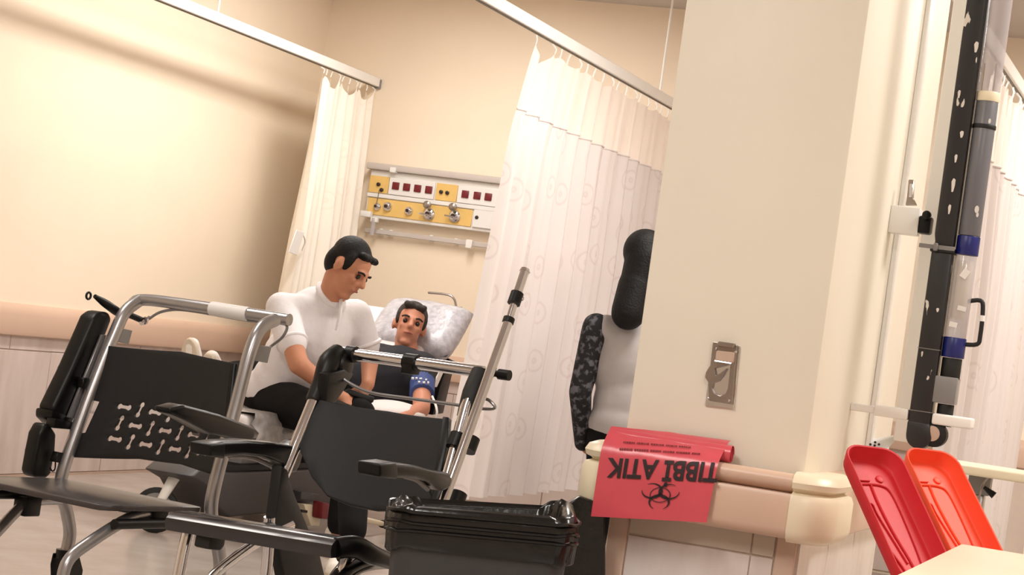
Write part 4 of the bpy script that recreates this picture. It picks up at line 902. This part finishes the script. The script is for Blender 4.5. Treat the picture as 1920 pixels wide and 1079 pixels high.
# ================================================================== services on the pillar's right side
YT = 5.0
def tp(px, py): return on(px, py, 1, YT)
def zT(px, py): return tp(px, py).z
tr = thing('cable_trunking', 'white cable trunking running up the pillar beside the black duct', 'trunking', (PX1, 5.3, .9))
mk('channel', 'white_metal', tr, box, (PX1, 5.27, .80), (PX1+.012, 5.33, ZC), .002, 1)
mk('channel', 'white_metal', tr, box, (PX1+.0, 5.06, .78), (PX1+.0, 5.06, .78)) if False else None
mk('backing_board', 'white_metal', tr, box, (on(1788, 0, 1, 5.26).x, 5.26, .86), (on(1830, 0, 1, 5.26).x, 5.29, ZC), .003, 1)
sx = thing('switch_box', 'white switch box with black plug on the pillar side', 'switch box', (PX1, 5.17, 1.35))
Y2 = 5.17
def t2_(px, py): return on(px, py, 1, Y2)
mk('box', 'white_metal', sx, box, (PX1, Y2, t2_(1705, 440).z), (t2_(1722, 415).x, Y2+.05, t2_(1705, 388).z), .003, 2)
mk('plug', 'black_plastic', sx, box, (t2_(1721, 415).x, Y2+.004, t2_(1730, 438).z), (t2_(1746, 415).x, Y2+.044, t2_(1730, 404).z), .006, 2)
mk('plug_knob', 'black_gloss', sx, lathe, (t2_(1738, 404).x, Y2+.008, t2_(1738, 404).z), (0, -1, 0), [(0, .008), (.004, .011), (.014, .011), (.017, .007)], 18)
sk = thing('steel_clip', 'tiny steel clip above the switch box on the pillar side', 'clip', on(1710, 385, 1, 5.19))
mk('clip_body', 'steel', sk, prism, [on(x, y, 1, 5.19) for x, y in ((1704, 337), (1715, 338), (1713, 372), (1720, 386), (1698, 386), (1701, 370))], (0, .012, 0), .002, 1)
mk('clip_slot', 'chrome', sk, prism, [on(x, y, 1, 5.18) for x, y in ((1706, 345), (1712, 345), (1710, 370), (1704, 370))], (0, .004, 0), .001, 1)
pd = thing('duct', 'black square duct with chipped paint hanging beside the pillar', 'duct', tp(1735, 840))
dx0, dx1 = tp(1815, 0).x, tp(1855, 0).x; zb = zT(1725, 800)
dm = MATS['duct_black'].node_tree; nz = dm.nodes.new('ShaderNodeTexNoise'); nz.inputs['Scale'].default_value = 26; nz.inputs['Detail'].default_value = 3
tcx = dm.nodes.new('ShaderNodeTexCoord'); mpp = dm.nodes.new('ShaderNodeMapping'); mpp.inputs['Scale'].default_value = (1.6, 1.6, .45); dm.links.new(tcx.outputs['Object'], mpp.inputs[0]); dm.links.new(mpp.outputs[0], nz.inputs['Vector'])
rpn = dm.nodes.new('ShaderNodeValToRGB'); rpn.color_ramp.elements[0].position = .67; rpn.color_ramp.elements[1].position = .68; dm.links.new(nz.outputs['Fac'], rpn.inputs[0])
mxn = dm.nodes.new('ShaderNodeMixRGB'); mxn.inputs[2].default_value = (.8, .76, .72, 1); dm.links.new(rpn.outputs[0], mxn.inputs[0]); dm.links.new(dm.nodes['Color Ramp'].outputs[0], mxn.inputs[1]); dm.links.new(mxn.outputs[0], dm.nodes['Principled BSDF'].inputs['Base Color'])
mk('upper_duct', 'duct_black', pd, box, (dx0, YT-.026, zT(1770, 470)), (dx1, YT+.026, ZC), .008, 3)
mk('lower_duct', 'duct_black', pd, box, (dx0-.001, YT-.027, zb), (dx1+.001, YT+.027, zT(1770, 466)), .006, 3)
bm = B(); pts = [V((dx0-.002, YT, zb+.01)), V((dx1+.002, YT, zb+.01)), V((dx1+.006, YT, zb-.012))]
for k in range(11):
    a = -k*math.pi/10; pts.append(V(((dx0+dx1)/2+.004+(.03)*math.cos(a), YT, zb-.022+.03*math.sin(a))))
prism(bm, pts, (0, .056, 0), .004, 2); part('duct_elbow', bm, 'duct_black', pd)
mk('duct_roller', 'black_rubber', pd, lathe, (dx1+.012, YT-.022, zb-.014), (0, 1, 0), [(0, .02), (.004, .029), (.04, .029), (.044, .02)], 24)
mk('roller_core', 'guard_beige', pd, lathe, (dx1+.008, YT-.026, zb-.012), (0, 1, 0), [(0, .012), (.002, .018), (.048, .018), (.05, .012)], 20)
for y, px in ((655, 1735), (772, 1725)): mk('duct_seam', 'mid_grey', pd, box, (dx0-.0015, YT-.0275, zT(px, y)), (dx1+.0015, YT+.0275, zT(px, y)+.0018))
bm = B(); zc = zT(1775, 470); box(bm, (dx0-.004, YT-.032, zc-.008), (dx1+.004, YT+.032, zc+.004), .002, 1); part('strap', bm, 'black_rubber', pd)
bm = B(); box(bm, (dx0-.03, YT-.034, zc-.002), (dx1+.004, YT-.03, zc+.008), .001, 1); box(bm, (dx0+.004, YT-.04, zc-.006), (dx0+.014, YT-.03, zc+.012), .002, 1); part('strap_buckle', bm, 'mid_grey', pd)
for px, py, w_, h_ in ((1833, 92, .0045, .016), (1806, 255, .004, .01), (1790, 350, .004, .02), (1783, 395, .003, .014), (1801, 180, .003, .012), (1795, 300, .003, .012), (1761, 583, .003, .006), (1732, 665, .002, .008)):
    p = tp(px, py); bm = B(); ptsx = [V((p.x+w_*math.cos(a)*(1+.3*math.sin(3*a)), YT-.0272, p.z+h_*math.sin(a)*(1+.2*math.cos(2*a)))) for a in [2*math.pi*k/9 for k in range(9)]]; prism(bm, ptsx, (0, .001, 0)); part('paint_chip', bm, 'chip_white', pd)
# grey transfer tube with its capsule
tx = (dx1+tp(1898, 0).x)/2+.002; tr_ = .0255
tt = thing('transfer_tube', 'grey and clear transfer tube with blue banded capsule beside the black duct', 'tube', (tx, YT, zT(1790, 780)))
def seg(name, m, ya, yb, r, pa=1850): 
    za, zb2 = zT(pa, ya), zT(pa, yb); return mk(name, m, tt, lathe, (tx, YT, zb2), (0, 0, 1), [(0, r*.97), (.0015, r), (za-zb2-.0015, r), (za-zb2, r*.97)], 26)
seg('clear_section', 'clear_plastic', -1200, 182, tr_, 1868)
seg('tube_ring', 'rail_cream', 174, 192, tr_*1.05, 1860)
seg('grey_section', 'tube_grey', 190, 446, tr_, 1845)
seg('rubber_ring', 'black_rubber', 235, 243, tr_*1.08, 1850)
for px in (1848, 1870): mk('guide_rod', 'steel', tt, tube, [tp(px, 122)-V((0, .02, 0)), tp(px-6, 172)-V((0, .02, 0))], .0022, 8)
seg('blue_band', 'blue_band', 444, 480, tr_*1.04, 1820)
seg('capsule', 'clear_plastic', 480, 636, tr_*.98, 1805)
seg('capsule_core', 'rail_cream', 490, 600, tr_*.7, 1805)
seg('blue_band', 'blue_band', 634, 672, tr_*1.04, 1792)
seg('capsule_foot', 'black_rubber', 672, 712, tr_*.9, 1785)
zA, zB = zT(1782, 708), zT(1775, 758); mk('lower_box', 'mid_grey', tt, box, (tx-.03, YT-.026, zB), (tx+.022, YT+.026, zA), .003, 2)
seg('outlet', 'black_rubber', 758, 800, tr_*.75, 1770)
for px, py, w_, h_, rot in ((1812, 515, .016, .022, .5), (1806, 580, .02, .011, .1), (1790, 610, .018, .012, .1)):
    p = tp(px, py); bm = B(); box(bm, (-w_/2, -.0006, -h_/2), (w_/2, .0006, h_/2), 0, R=Matrix.Rotation(rot, 3, 'Y'), org=(p.x, YT-tr_-.0015, p.z)); part('paper_label', bm, 'paper', tt)
for px, py, w_, h_ in ((1834, 395, .005, .009), (1858, 230, .003, .006), (1835, 405, .003, .006)):
    p = tp(px, py); bm = B(); prism(bm, [V((p.x+w_*math.cos(a), YT-tr_-.0004, p.z+h_*math.sin(a))) for a in [2*math.pi*k/10 for k in range(10)]], (0, .001, 0)); part('paint_chip', bm, 'chip_white', tt)
mk('handle', 'black_rubber', tt, tube, [tp(1812, 566), tp(1838, 564), tp(1843, 580), tp(1838, 630), tp(1832, 646), tp(1806, 646)], .0052, 10, smooth=4)
mk('handle_tag', 'label_white', tt, tube, [tp(1842, 592), tp(1841, 603)], .006, 10)
cb = thing('support_bar', 'white plastic support bar across the bottom of the black duct', 'bracket', tp(1760, 785))
mk('bar', 'white_metal', cb, box, (PX1+.005, YT-.034, zT(1690, 790)), (tp(1825, 790).x, YT-.029+.0, zT(1690, 770)), .002, 1) if False else None
z_a, z_b = zT(1760, 797), zT(1760, 776)
mk('arm', 'white_metal', cb, box, (dx1+.004, YT-.03, z_a), (tp(1826, 785).x, YT+.03, z_b), .005, 3)
mk('arm', 'white_metal', cb, box, (PX1+.06, YT-.03, z_a), (dx0-.003, YT+.03, z_b), .004, 2)
mk('wall_arm', 'white_metal', cb, box, (PX1, YT-.01, z_a+.004), (PX1+.062, YT+.01, z_b-.004), .002, 1)
# paper notice curled on the pillar side
pn = thing('paper_notice', 'curled white paper with a black mark behind the red lid', 'paper', on(1630, 838, 0, PX1))
pa = [on(1624, 839, 0, PX1+.003), on(1634, 824, 0, PX1+.003)]
bm = B(); yq = pa[0].y; pq = [pa[0], pa[1], on(1690, 814, 1, yq-.01), on(1662, 844, 1, yq-.01)]; prism(bm, pq, (0, .0015, 0)); part('sheet', bm, 'paper', pn)
for x, y in ((1632, 834), (1640, 836), (1648, 834), (1641, 830)): mk('mark', 'print_black', pn, lathe, on(x, y, 1, yq-.012), (0, -1, 0), [(0, .0032), (.0012, .0032)], 8)
# ================================================================== red and orange lids of two waste bins
def lid_bin(label, m, o_px, z, sc_, tilt, col):
    """open lid seen from inside, hinged on a bin that stands below the picture"""
    base = atz(o_px[0], o_px[1], z)                       # lid centre
    ux = cr*.9+cf*.436; uy = (Zu*.67+(-cr*.436+cf*.9)*.742).normalized()   # right side farther off, top leaning back
    n_ = ux.cross(uy).normalized(); n_ = n_ if n_.dot(cf) < 0 else -n_
    def q(x, y, d=0): return base+ux*x*sc_+uy*y*sc_+n_*d*sc_
    t = thing('lidded_bin', label, 'bin', V((base.x+.10, base.y+.06, 0)))
    wdt, hgt, dep = .062, .168, .034
    out = rrect(-wdt, -hgt, wdt, hgt, .035, 6); n = len(out); bm = B()
    sh = lambda k, g_: [(x*(1+g_/wdt), y*(1+g_/hgt)) for x, y in out]
    rings_ = [[bm.verts.new(q(x, y, d)) for x, y in sh(0, g_)] for g_, d in ((-.012, 0), (-.006, .001), (-.003, .005), (.004, dep-.001), (.007, dep), (.008, dep-.003), (.001, .003), (-.004, -.004), (-.012, -.005))]
    for A, D in zip(rings_, rings_[1:]):
        for i in range(n): bm.faces.new((A[i], A[(i+1) % n], D[(i+1) % n], D[i]))
    bm.faces.new(rings_[0]); bm.faces.new(rings_[-1][::-1]); ld = part('lid', bm, m, t)
    # ribs and raised panels inside the lid
    def rib(pts, r=.0022): b2 = B(); tube(b2, [q(x, y, .002) for x, y in pts], r*sc_, 6, smooth=4); part('rib', b2, m, ld)
    rib([(-.05, .095), (-.02, .1), (.012, .1), (.03, .088), (.034, .04), (.03, -.06), (.022, -.14)])
    rib([(-.012, .098), (-.014, .05), (-.01, -.02), (.0, -.09), (.004, -.14)])
    rib([(-.05, .045), (-.03, .046), (-.028, .02), (-.018, -.04), (-.008, -.1)])
    rib([(-.05, -.075), (-.04, -.07), (-.028, -.1), (-.02, -.135)])
    b2 = B(); prism(b2, [q(x, y, .002) for x, y in ((-.054, .105), (-.01, .108), (-.012, .135), (-.05, .135))], n_*.004*sc_, .001, 1); part('raised_panel', b2, m, ld)
    b2 = B(); lathe(b2, q(.018, .118, .0), n_, [(0, .009*sc_), (.003*sc_, .009*sc_), (.004*sc_, .006*sc_)], 14); part('boss', b2, m, ld)
    # bin body under the hinge
    hb = q(0, -hgt, 0); bm = B(); rr = []
    cxy = V((hb.x+.07, hb.y+.02, 0)); top = hb.z-.012
    for zz, g_ in ((0, -.02), (top*.96, 0), (top, .006), (top, -.006), (.03, -.03)): rr.append([bm.verts.new(cxy+V((x, y, zz))) for x, y in rrect(-.07-g_, -.085-g_, .07+g_, .085+g_, .03, 4)])
    for A, D in zip(rr, rr[1:]):
        for i in range(len(A)): bm.faces.new((A[i], A[(i+1) % len(A)], D[(i+1) % len(A)], D[i]))
    bm.faces.new(rr[0][::-1]); bm.faces.new(rr[-1]); part('bin_body', bm, m, t)
    mk('hinge', m, t, tube, [q(-.05, -hgt-.004, 0), q(.05, -hgt-.004, 0)], .006, 10)
    return t
lid_bin('deep red plastic bin with its lid propped open against the pillar rail', 'red_plastic', (1674, 984), 4.18, 1.0, 0, 0)
lid_bin('orange plastic bin with its lid propped open, right of the deep red one', 'orange_plastic', (1783, 982), 4.32, .98, 0, 0)
# ================================================================== white cabinet corner, bottom right
k0, k1, k2 = on(1800, 1020, 2, .73), on(1920, 1045, 2, .73), on(1710, 1079, 2, .73)
d1 = V((math.cos(math.radians(1)), math.sin(math.radians(1)), 0)); d2 = V((d1.y, -d1.x, 0))
cbn = thing('white_cabinet', 'white topped bedside cabinet in the bottom right corner', 'cabinet', k0+d1*.22+d2*.45-V((0, 0, .73)))
RM = Matrix((d1, -d2, Zu)).transposed()
mk('top', 'rail_cream', cbn, box, (0, -.92, .705), (.46, 0, .73), .006, 3, R=RM, org=(k0.x, k0.y, 0))
mk('carcass', 'white_metal', cbn, box, (.02, -.90, .06), (.44, -.02, .705), .004, 2, R=RM, org=(k0.x, k0.y, 0))
for i in range(2):
    dz = mk('drawer', 'white_metal', cbn, box, (.03, -.912, .10+.3*i), (.43, -.898, .385+.3*i), .003, 1, R=RM, org=(k0.x, k0.y, 0))
    mk('handle', 'steel', dz, box, (.15, -.93, .30+.3*i), (.31, -.912, .315+.3*i), .003, 1, R=RM, org=(k0.x, k0.y, 0))
for x in (.05, .41):
    for y in (-.87, -.05): mk('foot', 'black_rubber', cbn, box, (x-.02, y-.02, 0), (x+.02, y+.02, .06), .004, 1, R=RM, org=(k0.x, k0.y, 0))
# ================================================================== overbed table at the far right
ob = thing('overbed_table', 'cream overbed table on a grey post before the far right curtain', 'table', (-.83, 7.5, 0))
mk('top', 'rail_cream', ob, box, (-.97, 7.3, .728), (-.35, 7.7, .76), .01, 3)
mk('post', 'silver', ob, box, (-.868, 7.47, .08), (-.815, 7.53, .66), .006, 2)
mk('post_head', 'mid_grey', ob, box, (-.875, 7.465, .66), (-.80, 7.535, .73), .004, 2)
mk('base', 'mid_grey', ob, box, (-.88, 7.3, .04), (-.3, 7.36, .08), .01, 2)
mk('base', 'mid_grey', ob, box, (-.88, 7.64, .04), (-.3, 7.7, .08), .01, 2)
mk('base_link', 'mid_grey', ob, box, (-.88, 7.34, .04), (-.80, 7.66, .08), .008, 2)
for x in (-.85, -.33):
    for y in (7.33, 7.67): mk('caster', 'black_rubber', ob, lathe, (x-.012, y, .025), (1, 0, 0), [(0, .02), (.003, .025), (.021, .025), (.024, .02)], 16)
mk('lever', 'steel', ob, tube, [on(1855, 893, 1, 7.42), on(1842, 910, 1, 7.42), on(1836, 935, 1, 7.42), on(1832, 965, 1, 7.42)], .004, 8, smooth=4)
mk('lever_knob', 'black_plastic', ob, tube, [on(1845, 914, 1, 7.4), on(1864, 930, 1, 7.4)], [.006, .013], 10)
